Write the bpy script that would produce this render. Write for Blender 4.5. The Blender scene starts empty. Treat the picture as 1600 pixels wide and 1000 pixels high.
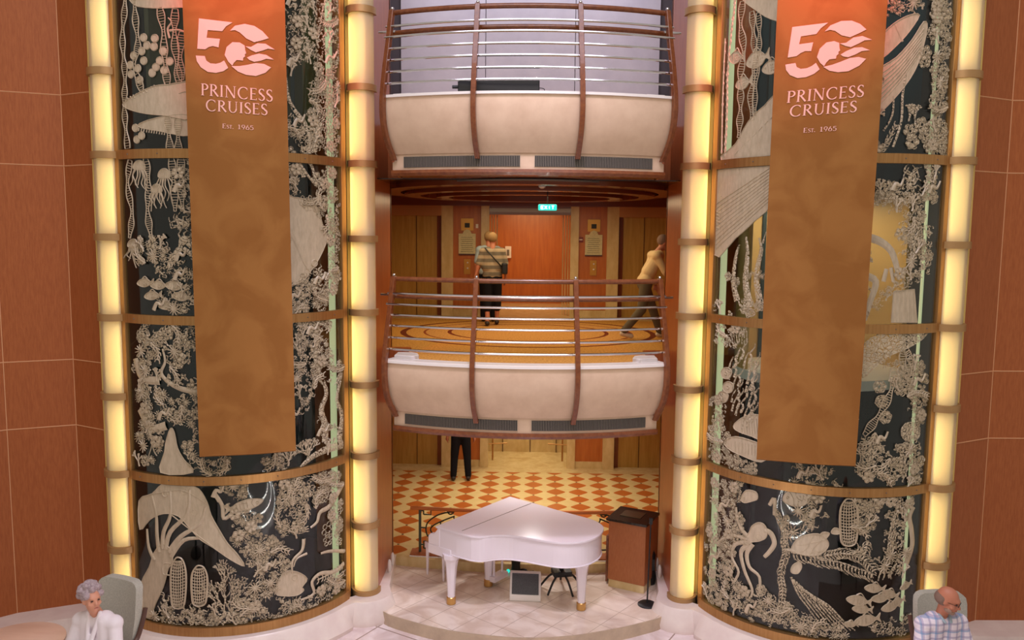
import bpy, bmesh, math, random
import numpy as np
from mathutils import Vector, Matrix
PI = math.pi
rad = math.radians
S = bpy.context.scene
COL = S.collection

# ---------------------------------------------------------------- camera
CX, CZ, YAW, PITCH, ROLL, FPX = 0.0932, 1.65, -0.0266, 0.1052, 0.0093, 1272.4
_f = np.array([math.sin(YAW)*math.cos(PITCH), math.cos(YAW)*math.cos(PITCH), -math.sin(PITCH)])
_r = np.array([math.cos(YAW), -math.sin(YAW), 0.0])
_u = np.cross(_r, _f)
R_ = math.cos(ROLL)*_r + math.sin(ROLL)*_u
U_ = -math.sin(ROLL)*_r + math.cos(ROLL)*_u
F_ = _f
cam_d = bpy.data.cameras.new('camera')
cam = bpy.data.objects.new('camera', cam_d)
COL.objects.link(cam)
cam_d.sensor_width = 36
cam_d.lens = FPX/1600*36
cam_d.clip_start = .05
M = Matrix(((R_[0], U_[0], -F_[0], CX), (R_[1], U_[1], -F_[1], 0), (R_[2], U_[2], -F_[2], CZ), (0, 0, 0, 1)))
cam.matrix_world = M
S.camera = cam
C0 = np.array([CX, 0, CZ])
def ray(x, y):
    return F_*FPX + R_*(x-800) - U_*(y-500)
def onZ(x, y, z):
    d = ray(x, y); t = (z-CZ)/d[2]; p = C0+d*t; return Vector(p)
def onY(x, y, Y):
    d = ray(x, y); t = Y/d[1]; p = C0+d*t; return Vector(p)

# ---------------------------------------------------------------- world, lights, exposure
S.view_settings.view_transform = 'Standard'
S.view_settings.look = 'None'
S.view_settings.gamma = 1
S.view_settings.use_curve_mapping = False
S.view_settings.exposure = 0.0
S.cycles.max_bounces = 8
S.cycles.caustics_reflective = False
S.cycles.caustics_refractive = False
S.cycles.sample_clamp_indirect = 4
W = bpy.data.worlds.new('world'); S.world = W; W.use_nodes = True
bg = W.node_tree.nodes['Background']
bg.inputs[0].default_value = (1.0, 0.87, 0.74, 1)
bg.inputs[1].default_value = 0.42
def area(name, loc, target, sx, sy, power, color, spread=180):
    l = bpy.data.lights.new(name, 'AREA'); l.shape = 'RECTANGLE'; l.size = sx; l.size_y = sy
    l.energy = power; l.color = color; l.spread = rad(spread)
    o = bpy.data.objects.new(name, l); COL.objects.link(o); o.location = loc
    o.rotation_euler = (Vector(target)-Vector(loc)).to_track_quat('-Z', 'Y').to_euler()
    return o
def spot(name, loc, target, power, color, size, blend=.6, r=.1):
    l = bpy.data.lights.new(name, 'SPOT'); l.energy = power; l.color = color
    l.spot_size = rad(size); l.spot_blend = blend; l.shadow_soft_size = r
    o = bpy.data.objects.new(name, l); COL.objects.link(o); o.location = loc
    o.rotation_euler = (Vector(target)-Vector(loc)).to_track_quat('-Z', 'Y').to_euler()
    return o
area('atrium_skylight', (0, 4.5, 9.0), (0, 7.0, -3), 7, 4, 500, (0.90, 0.84, 1.0))
area('atrium_wash', (0, 1.0, 6.0), (0, 9.5, 0.5), 6, 2, 150, (1.0, 0.90, 0.78))
spot('stage_light_left', (-3.1, 6.9, 6.3), (-3.1, 8.85, 4.55), 820, (1.0, 0.07, 0.05), 42, 1.0)
spot('stage_light_right', (3.1, 6.9, 6.3), (3.1, 8.85, 4.55), 820, (1.0, 0.07, 0.05), 42, 1.0)
spot('floor_spot', (0.3, 6.0, 8.0), (0, 9.2, -3.4), 1500, (0.92, 0.82, 1.0), 52, .8, .3)
area('lower_lobby_downlight', (0, 14.1, -1.0), (0, 14.1, -4), 3.6, 3.0, 60, (1.0, 0.84, 0.60), 140)
spot('piano_fill_spot', (0.1, 12.5, -0.85), (0.1, 10.9, -2.3), 150, (1.0, 0.94, 0.92), 95, .8, .15)  # added fill spot that brightens the piano lid, no fixture behind it
area('middle_lobby_downlight', (0, 13.4, 2.2), (0, 13.4, -1), 3.2, 3.0, 85, (1.0, 0.74, 0.42))
area('inner_corridor_light', (0, 18.0, 2.3), (0, 18.6, 0), 1.2, 1.2, 40, (1.0, 0.72, 0.38))
area('lower_corridor_light', (0, 17.2, -1.2), (0, 17.2, -4), 1.2, 1.0, 26, (1.0, 0.80, 0.5))
area('upper_lobby_light', (0, 12.4, 6.2), (0, 14.5, 4), 3.4, 2.0, 52, (0.76, 0.80, 1.0))

# ---------------------------------------------------------------- materials
def nt(name):
    m = bpy.data.materials.new(name); m.use_nodes = True
    return m, m.node_tree.nodes, m.node_tree.links, m.node_tree.nodes['Principled BSDF']
def srgb(r, g, b):
    f = lambda c: (c/255/12.92 if c/255 <= .04045 else ((c/255+.055)/1.055)**2.4)
    return (f(r), f(g), f(b), 1)
def mat(name, c, rough=.5, metal=0, spec=.5, noise=None, coat=0, emit=None, es=0, bump=None):
    m, N, L, P = nt(name)
    P.inputs['Base Color'].default_value = c
    P.inputs['Roughness'].default_value = rough
    P.inputs['Metallic'].default_value = metal
    P.inputs['Specular IOR Level'].default_value = spec
    P.inputs['Coat Weight'].default_value = coat
    if emit: P.inputs['Emission Color'].default_value = emit; P.inputs['Emission Strength'].default_value = es
    if noise:
        c2, scale, stretch = noise
        tc = N.new('ShaderNodeTexCoord'); mp = N.new('ShaderNodeMapping'); mp.inputs['Scale'].default_value = stretch
        n = N.new('ShaderNodeTexNoise'); n.inputs['Scale'].default_value = scale; n.inputs['Detail'].default_value = 6
        n.inputs['Roughness'].default_value = .6
        r = N.new('ShaderNodeValToRGB'); r.color_ramp.elements[0].color = c; r.color_ramp.elements[1].color = c2
        r.color_ramp.elements[0].position = .35; r.color_ramp.elements[1].position = .68
        L.new(tc.outputs['Object'], mp.inputs[0]); L.new(mp.outputs[0], n.inputs[0]); L.new(n.outputs[0], r.inputs[0])
        L.new(r.outputs[0], P.inputs['Base Color'])
        if bump:
            b = N.new('ShaderNodeBump'); b.inputs['Strength'].default_value = bump; b.inputs['Distance'].default_value = .01
            L.new(n.outputs[0], b.inputs['Height']); L.new(b.outputs[0], P.inputs['Normal'])
    return m
wood_wall = mat('red_brown_wood', srgb(170, 98, 54), .5, 0, .3, (srgb(154, 84, 44), 60, (1, 1, .12)))
wood_inner = mat('orange_brown_wood', srgb(184, 104, 56), .3, 0, .5, (srgb(162, 82, 40), 30, (1, 1, .1)))
wood_rail = mat('dark_rail_wood', srgb(128, 72, 38), .25, 0, .5, (srgb(106, 54, 28), 20, (1, 1, 1)), coat=.3)
wood_panel = mat('lobby_wood_panel', srgb(192, 112, 50), .35, 0, .5, (srgb(174, 94, 40), 16, (1, 1, .1)))
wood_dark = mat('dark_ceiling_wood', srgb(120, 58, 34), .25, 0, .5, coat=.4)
wood_orange = mat('bright_orange_wood', srgb(205, 120, 52), .3, 0, .5)
bronze = mat('brushed_bronze', srgb(190, 146, 92), .38, .75, .5, (srgb(172, 126, 76), 40, (1, 1, .05)))
bronze2 = mat('lamp_ring_bronze', srgb(178, 140, 92), .45, .45, .5)
cream_panel = mat('cream_backing_panel', srgb(224, 192, 112), .45, .15)
marble = mat('pale_marble', srgb(232, 220, 212), .22, 0, .5, (srgb(222, 206, 200), 3.5, (1, 1, 1)))
marble_y = mat('yellow_marble', srgb(222, 200, 150), .25, 0, .5, (srgb(200, 172, 118), 6, (1, 1, .4)))
parapet_m = mat('warm_white_parapet', srgb(220, 192, 166), .45, 0, .4, (srgb(208, 178, 152), 5, (1, 1, 1)))
chrome = mat('polished_chrome', srgb(225, 222, 225), .12, 1)
black_gloss = mat('black_glossy_ceiling', srgb(18, 14, 12), .08, 0, .6)
black = mat('matte_black', srgb(20, 20, 22), .5)
grille_m = mat('grille_grey', srgb(120, 112, 104), .4, .3)
dark_hole = mat('dark_recess', srgb(24, 22, 22), .8)
door_m = mat('olive_gold_door', srgb(196, 158, 84), .35, .2, .5, (srgb(176, 138, 66), 20, (1, 1, .08)))
shaft_m = mat('dark_teal_shaft', srgb(26, 66, 74), .6, 0, .3, (srgb(8, 14, 18), 1.2, (1, 1, .2)))
green_strip = mat('pale_green_strip', srgb(210, 214, 170), .4, emit=srgb(214, 214, 166), es=.72)
car_m = mat('elevator_car_wall', srgb(216, 176, 112), .4)
car_ceiling = mat('elevator_car_light', srgb(250, 246, 232), .5, emit=(1, .82, .58, 1), es=7)
etch = mat('frosted_relief', srgb(202, 186, 160), .32, 0, .6, (srgb(182, 166, 140), 30, (1, 1, .3)), bump=.35)
white_lacquer = mat('white_lacquer', srgb(240, 232, 240), .16, 0, .5, coat=.5)
white_paint = mat('white_paint', srgb(236, 230, 226), .4)
brass = mat('brass', srgb(214, 170, 104), .3, .8)
tan = mat('tan_cushion', srgb(206, 150, 90), .7)
iron = mat('dark_green_iron', srgb(62, 66, 50), .45, .4)
grey_mesh = mat('grey_speaker_mesh', srgb(104, 106, 110), .7, 0, .3, (srgb(60, 62, 66), 160, (1, 1, 1)))
granite = mat('dark_granite', srgb(58, 48, 36), .12, 0, .5, (srgb(30, 26, 22), 40, (1, 1, 1)))
podium_wood = mat('podium_wood', srgb(172, 106, 62), .45, 0, .4, (srgb(160, 94, 52), 60, (1, 1, .2)))
pale_wall_m = mat('pale_lilac_wall', srgb(206, 202, 214), .5, 0, .4, (srgb(192, 188, 202), 2.5, (1, 1, 1)))
chair_fabric = mat('grey_woven_fabric', srgb(186, 184, 172), .85, 0, .2, (srgb(164, 162, 152), 90, (1, 1, 1)))
chair_wood = mat('chair_dark_wood', srgb(82, 54, 44), .35)
table_m = mat('peach_table_top', srgb(240, 204, 182), .3, 0, .5, (srgb(228, 186, 162), 4, (.3, 2, 1)))
groove_m = mat('pale_groove', srgb(214, 160, 116), .5)
teal_lit = mat('exit_sign_face', srgb(40, 190, 180), .4, emit=srgb(40, 205, 190), es=1.3)
white_lit = mat('exit_sign_letters', srgb(230, 255, 250), .4, emit=srgb(220, 255, 245), es=2.5)
plaque_m = mat('cream_plaque', srgb(222, 214, 174), .5, 0, .4, (srgb(200, 196, 158), 40, (1, 1, 1)))
gold_plate = mat('gold_plate', srgb(196, 146, 68), .35, .4)
seam_m = mat('dark_seam', srgb(96, 60, 24), .6)
skin = mat('skin', srgb(214, 152, 126), .5)
skin2 = mat('skin_tanned', srgb(190, 122, 96), .5)
eye_m = mat('dark_eye', srgb(50, 36, 32), .3)
lip_m = mat('lips', srgb(176, 100, 92), .5)
def weave(m, s, strength=.12):
    N, L = m.node_tree.nodes, m.node_tree.links; P = N['Principled BSDF']
    tc = N.new('ShaderNodeTexCoord'); w = N.new('ShaderNodeTexNoise'); w.inputs['Scale'].default_value = s
    b = N.new('ShaderNodeBump'); b.inputs['Strength'].default_value = strength; b.inputs['Distance'].default_value = .005
    L.new(tc.outputs['Object'], w.inputs[0]); L.new(w.outputs[0], b.inputs['Height']); L.new(b.outputs[0], P.inputs['Normal'])
weave(wood_wall, 120); weave(chair_fabric, 200, .3)
def fine_etch():
    m = bpy.data.materials.new('filigree_relief'); m.use_nodes = True
    N, L = m.node_tree.nodes, m.node_tree.links; P = N['Principled BSDF']; out = N['Material Output']
    P.inputs['Base Color'].default_value = srgb(198, 182, 154); P.inputs['Roughness'].default_value = .34
    tc = N.new('ShaderNodeTexCoord'); v = N.new('ShaderNodeTexVoronoi'); v.feature = 'DISTANCE_TO_EDGE'; v.inputs['Scale'].default_value = 25
    nz = N.new('ShaderNodeTexNoise'); nz.inputs['Scale'].default_value = 9; mx = N.new('ShaderNodeMix'); mx.data_type = 'VECTOR'; mx.inputs[0].default_value = .10
    L.new(tc.outputs['Object'], mx.inputs[4]); L.new(tc.outputs['Object'], nz.inputs[0]); L.new(nz.outputs['Color'], mx.inputs[5]); L.new(mx.outputs[1], v.inputs['Vector'])
    c = N.new('ShaderNodeMath'); c.operation = 'LESS_THAN'; c.inputs[1].default_value = .05; L.new(v.outputs['Distance'], c.inputs[0])
    t = N.new('ShaderNodeBsdfTransparent'); x = N.new('ShaderNodeMixShader'); L.new(c.outputs[0], x.inputs[0]); L.new(P.outputs[0], x.inputs[1]); L.new(t.outputs[0], x.inputs[2]); L.new(x.outputs[0], out.inputs[0])
    b = N.new('ShaderNodeBump'); b.inputs['Strength'].default_value = .9; b.inputs['Distance'].default_value = .02; L.new(v.outputs['Distance'], b.inputs['Height']); L.new(b.outputs[0], P.inputs['Normal'])
    return m
etch_fine = fine_etch()
def diffuser():
    m = bpy.data.materials.new('frosted_lamp_glass'); m.use_nodes = True
    N, L = m.node_tree.nodes, m.node_tree.links; N.clear()
    o = N.new('ShaderNodeOutputMaterial'); t = N.new('ShaderNodeBsdfTranslucent'); d = N.new('ShaderNodeBsdfDiffuse')
    t.inputs[0].default_value = srgb(252, 238, 190); d.inputs[0].default_value = srgb(236, 220, 196)
    x = N.new('ShaderNodeMixShader'); x.inputs[0].default_value = .45
    g = N.new('ShaderNodeBsdfGlossy'); g.inputs['Roughness'].default_value = .3
    y = N.new('ShaderNodeMixShader'); y.inputs[0].default_value = .04
    L.new(t.outputs[0], x.inputs[1]); L.new(d.outputs[0], x.inputs[2]); L.new(x.outputs[0], y.inputs[1]); L.new(g.outputs[0], y.inputs[2])
    L.new(y.outputs[0], o.inputs[0])
    return m
lamp_glass = diffuser()
tube_m = mat('fluorescent_tube', (1, .9, .6, 1), .5, emit=(1.0, .83, .40, 1), es=7.5)
def glass():
    m = bpy.data.materials.new('curved_clear_glass'); m.use_nodes = True
    N, L = m.node_tree.nodes, m.node_tree.links; N.clear()
    o = N.new('ShaderNodeOutputMaterial'); t = N.new('ShaderNodeBsdfTransparent'); t.inputs[0].default_value = (.86, .91, .89, 1)
    g = N.new('ShaderNodeBsdfGlossy'); g.inputs['Roughness'].default_value = .03
    f = N.new('ShaderNodeFresnel'); ge = N.new('ShaderNodeNewGeometry'); io = N.new('ShaderNodeMath'); io.operation = 'MULTIPLY_ADD'
    io.inputs[1].default_value = 1/1.5-1.5; io.inputs[2].default_value = 1.5; L.new(ge.outputs['Backfacing'], io.inputs[0]); L.new(io.outputs[0], f.inputs[0])
    x = N.new('ShaderNodeMixShader'); L.new(f.outputs[0], x.inputs[0]); L.new(t.outputs[0], x.inputs[1]); L.new(g.outputs[0], x.inputs[2])
    L.new(x.outputs[0], o.inputs[0])
    return m
glass_m = glass()

def math_node(N, L, op, a, b=None):
    n = N.new('ShaderNodeMath'); n.operation = op
    for i, v in enumerate((a, b)):
        if v is None: continue
        if isinstance(v, (int, float)): n.inputs[i].default_value = v
        else: L.new(v, n.inputs[i])
    return n.outputs[0]
def lozenge_floor():
    m, N, L, P = nt('cream_and_orange_lozenge_tiles')
    tc = N.new('ShaderNodeTexCoord'); sp = N.new('ShaderNodeSeparateXYZ'); L.new(tc.outputs['Object'], sp.inputs[0])
    A = .415
    x = math_node(N, L, 'MULTIPLY', math_node(N, L, 'ADD', sp.outputs[0], 1.945), 2*PI/A)
    y = math_node(N, L, 'MULTIPLY', math_node(N, L, 'SUBTRACT', sp.outputs[1], 12.04), 2*PI/A)
    cxn = math_node(N, L, 'COSINE', x); cyn = math_node(N, L, 'COSINE', y)
    f = math_node(N, L, 'SUBTRACT', cyn, cxn)
    ramp = math_node(N, L, 'GREATER_THAN', f, -.12)
    dot = math_node(N, L, 'GREATER_THAN', math_node(N, L, 'ADD', cxn, cyn), 1.955)
    nz = N.new('ShaderNodeTexNoise'); nz.inputs['Scale'].default_value = 7; nz.inputs['Detail'].default_value = 5
    L.new(tc.outputs['Object'], nz.inputs[0])
    def mixc(a, b, fac):
        n = N.new('ShaderNodeMix'); n.data_type = 'RGBA'; L.new(fac, n.inputs[0])
        for k, v in ((6, a), (7, b)):
            if isinstance(v, tuple): n.inputs[k].default_value = v
            else: L.new(v, n.inputs[k])
        return n.outputs[2]
    org = mixc(srgb(196, 112, 52), srgb(172, 92, 40), nz.outputs[0])
    crm = mixc(srgb(232, 212, 158), srgb(208, 182, 126), nz.outputs[0])
    c = mixc(mixc(org, crm, ramp), srgb(90, 36, 28), dot)
    # thin joint where the cream tiles touch
    L.new(c, P.inputs['Base Color']); P.inputs['Roughness'].default_value = .22
    return m
def diag_marble(name, base, joint, size, ang=45, rough=.2):
    m, N, L, P = nt(name)
    tc = N.new('ShaderNodeTexCoord'); mp = N.new('ShaderNodeMapping'); mp.inputs['Rotation'].default_value = (0, 0, rad(ang))
    L.new(tc.outputs['Object'], mp.inputs[0])
    b = N.new('ShaderNodeTexBrick'); b.offset = 0; b.inputs['Scale'].default_value = 1/size
    b.inputs['Brick Width'].default_value = 1; b.inputs['Row Height'].default_value = 1
    b.inputs['Mortar Size'].default_value = .010; b.inputs['Mortar Smooth'].default_value = .3
    nz = N.new('ShaderNodeTexNoise'); nz.inputs['Scale'].default_value = 2.2; nz.inputs['Detail'].default_value = 8; nz.inputs['Distortion'].default_value = 1.4
    L.new(tc.outputs['Object'], nz.inputs[0])
    r = N.new('ShaderNodeValToRGB'); r.color_ramp.elements[0].position = .4; r.color_ramp.elements[1].position = .62
    r.color_ramp.elements[0].color = base[1]; r.color_ramp.elements[1].color = base[0]
    L.new(nz.outputs[0], r.inputs[0]); L.new(mp.outputs[0], b.inputs[0])
    L.new(r.outputs[0], b.inputs['Color1']); L.new(r.outputs[0], b.inputs['Color2']); b.inputs['Mortar'].default_value = joint
    L.new(b.outputs[0], P.inputs['Base Color']); P.inputs['Roughness'].default_value = rough
    return m
def carpet_mat():
    m, N, L, P = nt('gold_carpet_with_medallion')
    tc = N.new('ShaderNodeTexCoord'); mp = N.new('ShaderNodeMapping')
    mp.inputs['Location'].default_value = (0, -13.7/1.9, 0); mp.inputs['Scale'].default_value = (1/2.15, 1/1.9, 0)
    L.new(tc.outputs['Object'], mp.inputs[0])
    ln = N.new('ShaderNodeVectorMath'); ln.operation = 'LENGTH'; L.new(mp.outputs[0], ln.inputs[0])
    nz = N.new('ShaderNodeTexNoise'); nz.inputs['Scale'].default_value = 34; nz.inputs['Detail'].default_value = 4
    L.new(tc.outputs['Object'], nz.inputs[0])
    nz2 = N.new('ShaderNodeTexNoise'); nz2.inputs['Scale'].default_value = 5; nz2.inputs['Distortion'].default_value = 2
    L.new(tc.outputs['Object'], nz2.inputs[0])
    r = N.new('ShaderNodeValToRGB'); r.color_ramp.interpolation = 'CONSTANT'
    e = r.color_ramp.elements; e[0].color = srgb(206, 152, 86); e[0].position = 0
    e[1].position = .60; e[1].color = srgb(124, 58, 34)
    for p, c in ((.63, srgb(210, 156, 90)), (.80, srgb(150, 78, 44)), (.82, srgb(214, 160, 86)), (.95, srgb(120, 60, 34)), (1.0, srgb(214, 160, 80))):
        k = e.new(p); k.color = c
    L.new(ln.outputs['Value'], r.inputs[0])
    x = N.new('ShaderNodeMix'); x.data_type = 'RGBA'; x.blend_type = 'MULTIPLY'; x.inputs[0].default_value = .55
    r2 = N.new('ShaderNodeValToRGB'); r2.color_ramp.elements[0].position = .35; r2.color_ramp.elements[1].position = .6
    r2.color_ramp.elements[0].color = (.35, .25, .2, 1); r2.color_ramp.elements[1].color = (1, 1, 1, 1)
    L.new(nz.outputs[0], r2.inputs[0]); L.new(r.outputs[0], x.inputs[6]); L.new(r2.outputs[0], x.inputs[7])
    L.new(x.outputs[2], P.inputs['Base Color']); P.inputs['Roughness'].default_value = .95
    P.inputs['Specular IOR Level'].default_value = .1
    return m
def banner_mat():
    m, N, L, P = nt('copper_banner_cloth')
    tc = N.new('ShaderNodeTexCoord')
    n = N.new('ShaderNodeTexNoise'); n.inputs['Scale'].default_value = 2.4; n.inputs['Detail'].default_value = 7; n.inputs['Distortion'].default_value = .6
    L.new(tc.outputs['Object'], n.inputs[0])
    r = N.new('ShaderNodeValToRGB'); r.color_ramp.elements[0].position = .42; r.color_ramp.elements[1].position = .6
    r.color_ramp.elements[0].color = srgb(142, 92, 42); r.color_ramp.elements[1].color = srgb(154, 104, 52)
    L.new(n.outputs[0], r.inputs[0]); L.new(r.outputs[0], P.inputs['Base Color'])
    P.inputs['Roughness'].default_value = .75; P.inputs['Specular IOR Level'].default_value = .2
    P.inputs['Sheen Weight'].default_value = .1
    b = N.new('ShaderNodeBump'); b.inputs['Strength'].default_value = .15
    w = N.new('ShaderNodeTexNoise'); w.inputs['Scale'].default_value = 90
    L.new(tc.outputs['Object'], w.inputs[0]); L.new(w.outputs[0], b.inputs['Height']); L.new(b.outputs[0], P.inputs['Normal'])
    return m
banner_m = banner_mat()
print_m = mat('pale_pink_print', srgb(240, 190, 180), .7, 0, .2)

# ---------------------------------------------------------------- mesh helpers
class MB:
    def __init__(s): s.v = []; s.f = []
    def add(s, vs, fs):
        o = len(s.v); s.v += [tuple(v) for v in vs]; s.f += [tuple(i+o for i in f) for f in fs]; return s
    def box(s, x0, x1, y0, y1, z0, z1):
        vs = [(x, y, z) for z in (z0, z1) for x, y in ((x0, y0), (x1, y0), (x1, y1), (x0, y1))]
        return s.add(vs, [(3, 2, 1, 0), (4, 5, 6, 7), (0, 1, 5, 4), (1, 2, 6, 5), (2, 3, 7, 6), (3, 0, 4, 7)])
    def obox(s, c, sx, sy, sz, rz=0, rx=0, ry=0):
        from mathutils import Euler
        Rm = Euler((rx, ry, rz)).to_matrix(); c = Vector(c)
        vs = [c+Rm @ Vector((x*sx/2, y*sy/2, z*sz/2)) for z in (-1, 1) for x, y in ((-1, -1), (1, -1), (1, 1), (-1, 1))]
        return s.add(vs, [(3, 2, 1, 0), (4, 5, 6, 7), (0, 1, 5, 4), (1, 2, 6, 5), (2, 3, 7, 6), (3, 0, 4, 7)])
    def tube(s, pts, r, n=8, cap=True, sq=1.0):
        P = [Vector(p) for p in pts]; rs = r if isinstance(r, (list, tuple)) else [r]*len(P)
        T = [(P[min(i+1, len(P)-1)]-P[max(i-1, 0)]).normalized() for i in range(len(P))]
        up = Vector((0, 0, 1)) if abs(T[0].z) < .95 else Vector((0, 1, 0))
        a = T[0].cross(up).normalized(); vs = []
        for i, p in enumerate(P):
            a = (a-T[i]*a.dot(T[i])).normalized(); b = T[i].cross(a)
            for k in range(n):
                t = 2*PI*k/n; vs.append(p+a*math.cos(t)*rs[i]+b*math.sin(t)*rs[i]*sq)
        fs = [(i*n+k, i*n+(k+1) % n, (i+1)*n+(k+1) % n, (i+1)*n+k) for i in range(len(P)-1) for k in range(n)]
        if cap: fs += [tuple(range(n))[::-1], tuple((len(P)-1)*n+k for k in range(n))]
        return s.add(vs, fs)
    def lathe(s, c, prof, n=24, a0=0, a1=2*PI):
        full = abs(a1-a0-2*PI) < 1e-6; m = n if full else n+1; vs = []
        for r, z in prof:
            for k in range(m):
                t = a0+(a1-a0)*k/n; vs.append((c[0]+r*math.cos(t), c[1]+r*math.sin(t), c[2]+z))
        fs = []
        for i in range(len(prof)-1):
            for k in range(n): 
                k2 = (k+1) % m; fs.append((i*m+k, i*m+k2, (i+1)*m+k2, (i+1)*m+k))
        if full:
            if prof[0][0] > 1e-4: fs.append(tuple(range(m))[::-1])
            if prof[-1][0] > 1e-4: fs.append(tuple((len(prof)-1)*m+k for k in range(m)))
        return s.add(vs, fs)
    def arcsolid(s, c, prof, a0, a1, n=24):
        """closed profile (r,z) swept about a vertical axis from a0 to a1, ends capped"""
        m = len(prof); vs = []
        for k in range(n+1):
            t = a0+(a1-a0)*k/n
            for r, z in prof: vs.append((c[0]+r*math.cos(t), c[1]+r*math.sin(t), z))
        fs = [(k*m+i, (k+1)*m+i, (k+1)*m+(i+1) % m, k*m+(i+1) % m) for k in range(n) for i in range(m)]
        fs += [tuple(range(m))[::-1], tuple(n*m+i for i in range(m))]
        return s.add(vs, fs)
    def prism(s, pts, z0, z1):
        n = len(pts); vs = [(p[0], p[1], z0) for p in pts]+[(p[0], p[1], z1) for p in pts]
        fs = [tuple(range(n))[::-1], tuple(range(n, 2*n))]+[(i, (i+1) % n, n+(i+1) % n, n+i) for i in range(n)]
        return s.add(vs, fs)
    def ell(s, c, rx, ry, rz, n=14, m=9, rot=None):
        c = Vector(c); vs = []
        for i in range(m+1):
            p = PI*i/m
            for k in range(n):
                t = 2*PI*k/n; v = Vector((rx*math.sin(p)*math.cos(t), ry*math.sin(p)*math.sin(t), rz*math.cos(p)))
                if rot: v = rot @ v
                vs.append(c+v)
        fs = [(i*n+k, (i+1)*n+k, (i+1)*n+(k+1) % n, i*n+(k+1) % n) for i in range(m) for k in range(n)]
        return s.add(vs, fs)
    def build(s, name, m, parent=None, smooth=False, bevel=0, merge=False):
        me = bpy.data.meshes.new(name); me.from_pydata(s.v, [], s.f); me.update()
        bm = bmesh.new(); bm.from_mesh(me)
        if merge: bmesh.ops.remove_doubles(bm, verts=bm.verts, dist=1e-5)
        bmesh.ops.recalc_face_normals(bm, faces=bm.faces); bm.to_mesh(me); bm.free()
        if m: me.materials.append(m)
        o = bpy.data.objects.new(name, me); COL.objects.link(o)
        if parent:
            o.parent = parent; o.matrix_parent_inverse = parent.matrix_basis.inverted()
        if smooth:
            for p in me.polygons: p.use_smooth = True
            mod = o.modifiers.new('e', 'EDGE_SPLIT'); mod.split_angle = rad(40)
        if bevel:
            b = o.modifiers.new('b', 'BEVEL'); b.width = bevel; b.segments = 2; b.limit_method = 'ANGLE'; b.angle_limit = rad(40)
        return o
def thing(name, label, cat, loc=(0, 0, 0), group=None, rz=0):
    o = bpy.data.objects.new(name, None); COL.objects.link(o); o.location = loc; o.rotation_euler = (0, 0, rz)
    o['label'] = label; o['category'] = cat; o.empty_display_size = .1
    if group: o['group'] = group
    bpy.context.view_layer.update() if False else None
    o.matrix_basis = Matrix.LocRotScale(Vector(loc), Matrix.Rotation(rz, 3, 'Z').to_quaternion(), None)
    return o
def tag(o, label, cat, group=None):
    o['label'] = label; o['category'] = cat
    if group: o['group'] = group
    return o
def struct(o, label=None):
    o['kind'] = 'structure'
    if label: o['label'] = label
    return o
def smooth_path(pts, n=6, closed=False):
    P = [Vector(p) for p in pts]; out = []; L = len(P)
    if L < 3: return P
    rng = range(L) if closed else range(L-1)
    for i in rng:
        g = (lambda k: P[k % L]) if closed else (lambda k: P[max(0, min(L-1, k))])
        p0, p1, p2, p3 = g(i-1), g(i), g(i+1), g(i+2)
        for j in range(n):
            t = j/n
            out.append(.5*((2*p1)+(p2-p0)*t+(2*p0-5*p1+4*p2-p3)*t*t+(3*p1-p0-3*p2+p3)*t**3))
    if not closed: out.append(P[-1])
    return out

LOB, PLAT, FLR, H = -3.11, -3.24, -3.40, 3.11
TIER = -2.93
# ================================================================= SETTING
# --- atrium floor, curved platform, lobby floors
fl = MB().box(-8.5, 8.5, 2.0, 13.2, FLR-.2, FLR).build('floor', diag_marble('pale_marble_floor', (srgb(238, 226, 226), srgb(218, 200, 198)), srgb(160, 140, 130), 1.1, 30))
struct(fl, 'pale marble floor of the atrium')
edge = smooth_path([(-1.9, 10.5, 0)]+[onZ(x, y, PLAT).to_3d() for x, y in ((598, 955), (645, 972), (700, 985), (760, 993), (820, 997), (890, 994), (960, 983), (1000, 974), (1036, 962))]+[(1.9, 10.5, 0)], 4)
pl = [(p.x, p.y) for p in edge]+[(1.94, 12.4), (-1.94, 12.4)]
struct(MB().prism(pl, FLR-.05, PLAT).build('floor_platform', diag_marble('platform_marble', (srgb(236, 222, 210), srgb(216, 196, 180)), srgb(176, 156, 140), .44, 38, .2)), 'raised curved marble platform under the white piano')
ris = [(p.x, p.y-.006) for p in edge[1:-1]]
struct(MB().prism(ris+[(x, y+.02) for x, y in reversed(ris)], FLR, PLAT+.002).build('trim_step', mat('beige_riser_tiles', srgb(196, 176, 150), .3, 0, .5, (srgb(176, 156, 134), 5, (1, 1, 1)))), 'beige tiled riser of the curved platform')
lobm = lozenge_floor()
lob_edge = [onZ(x, y, LOB).to_3d() for x, y in ((613, 866), (660, 871), (760, 878), (860, 880), (925, 879), (1020, 874))]
lp = [(-1.94, lob_edge[0].y)]+[(p.x, p.y) for p in lob_edge]+[(1.94, lob_edge[-1].y), (3.0, lob_edge[-1].y), (3.0, 15.95), (-3.0, 15.95), (-3.0, lob_edge[0].y)]
struct(MB().prism(lp, PLAT-.02, LOB).build('floor_lobby', lobm), 'cream and orange lozenge tiled lobby floor')
border = MB().prism([(p.x, p.y-.07) for p in lob_edge]+[(p.x, p.y+.02) for p in reversed(lob_edge)], PLAT, LOB+.004).build('trim_1', marble_y)
struct(border, 'cream stone step edge of the lobby floor')
struct(MB().box(-3.0, 3.0, 15.95, 19.6, LOB-.2, LOB+.002).build('floor_threshold', marble_y), 'yellow marble border at the lower elevator wall')
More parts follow.
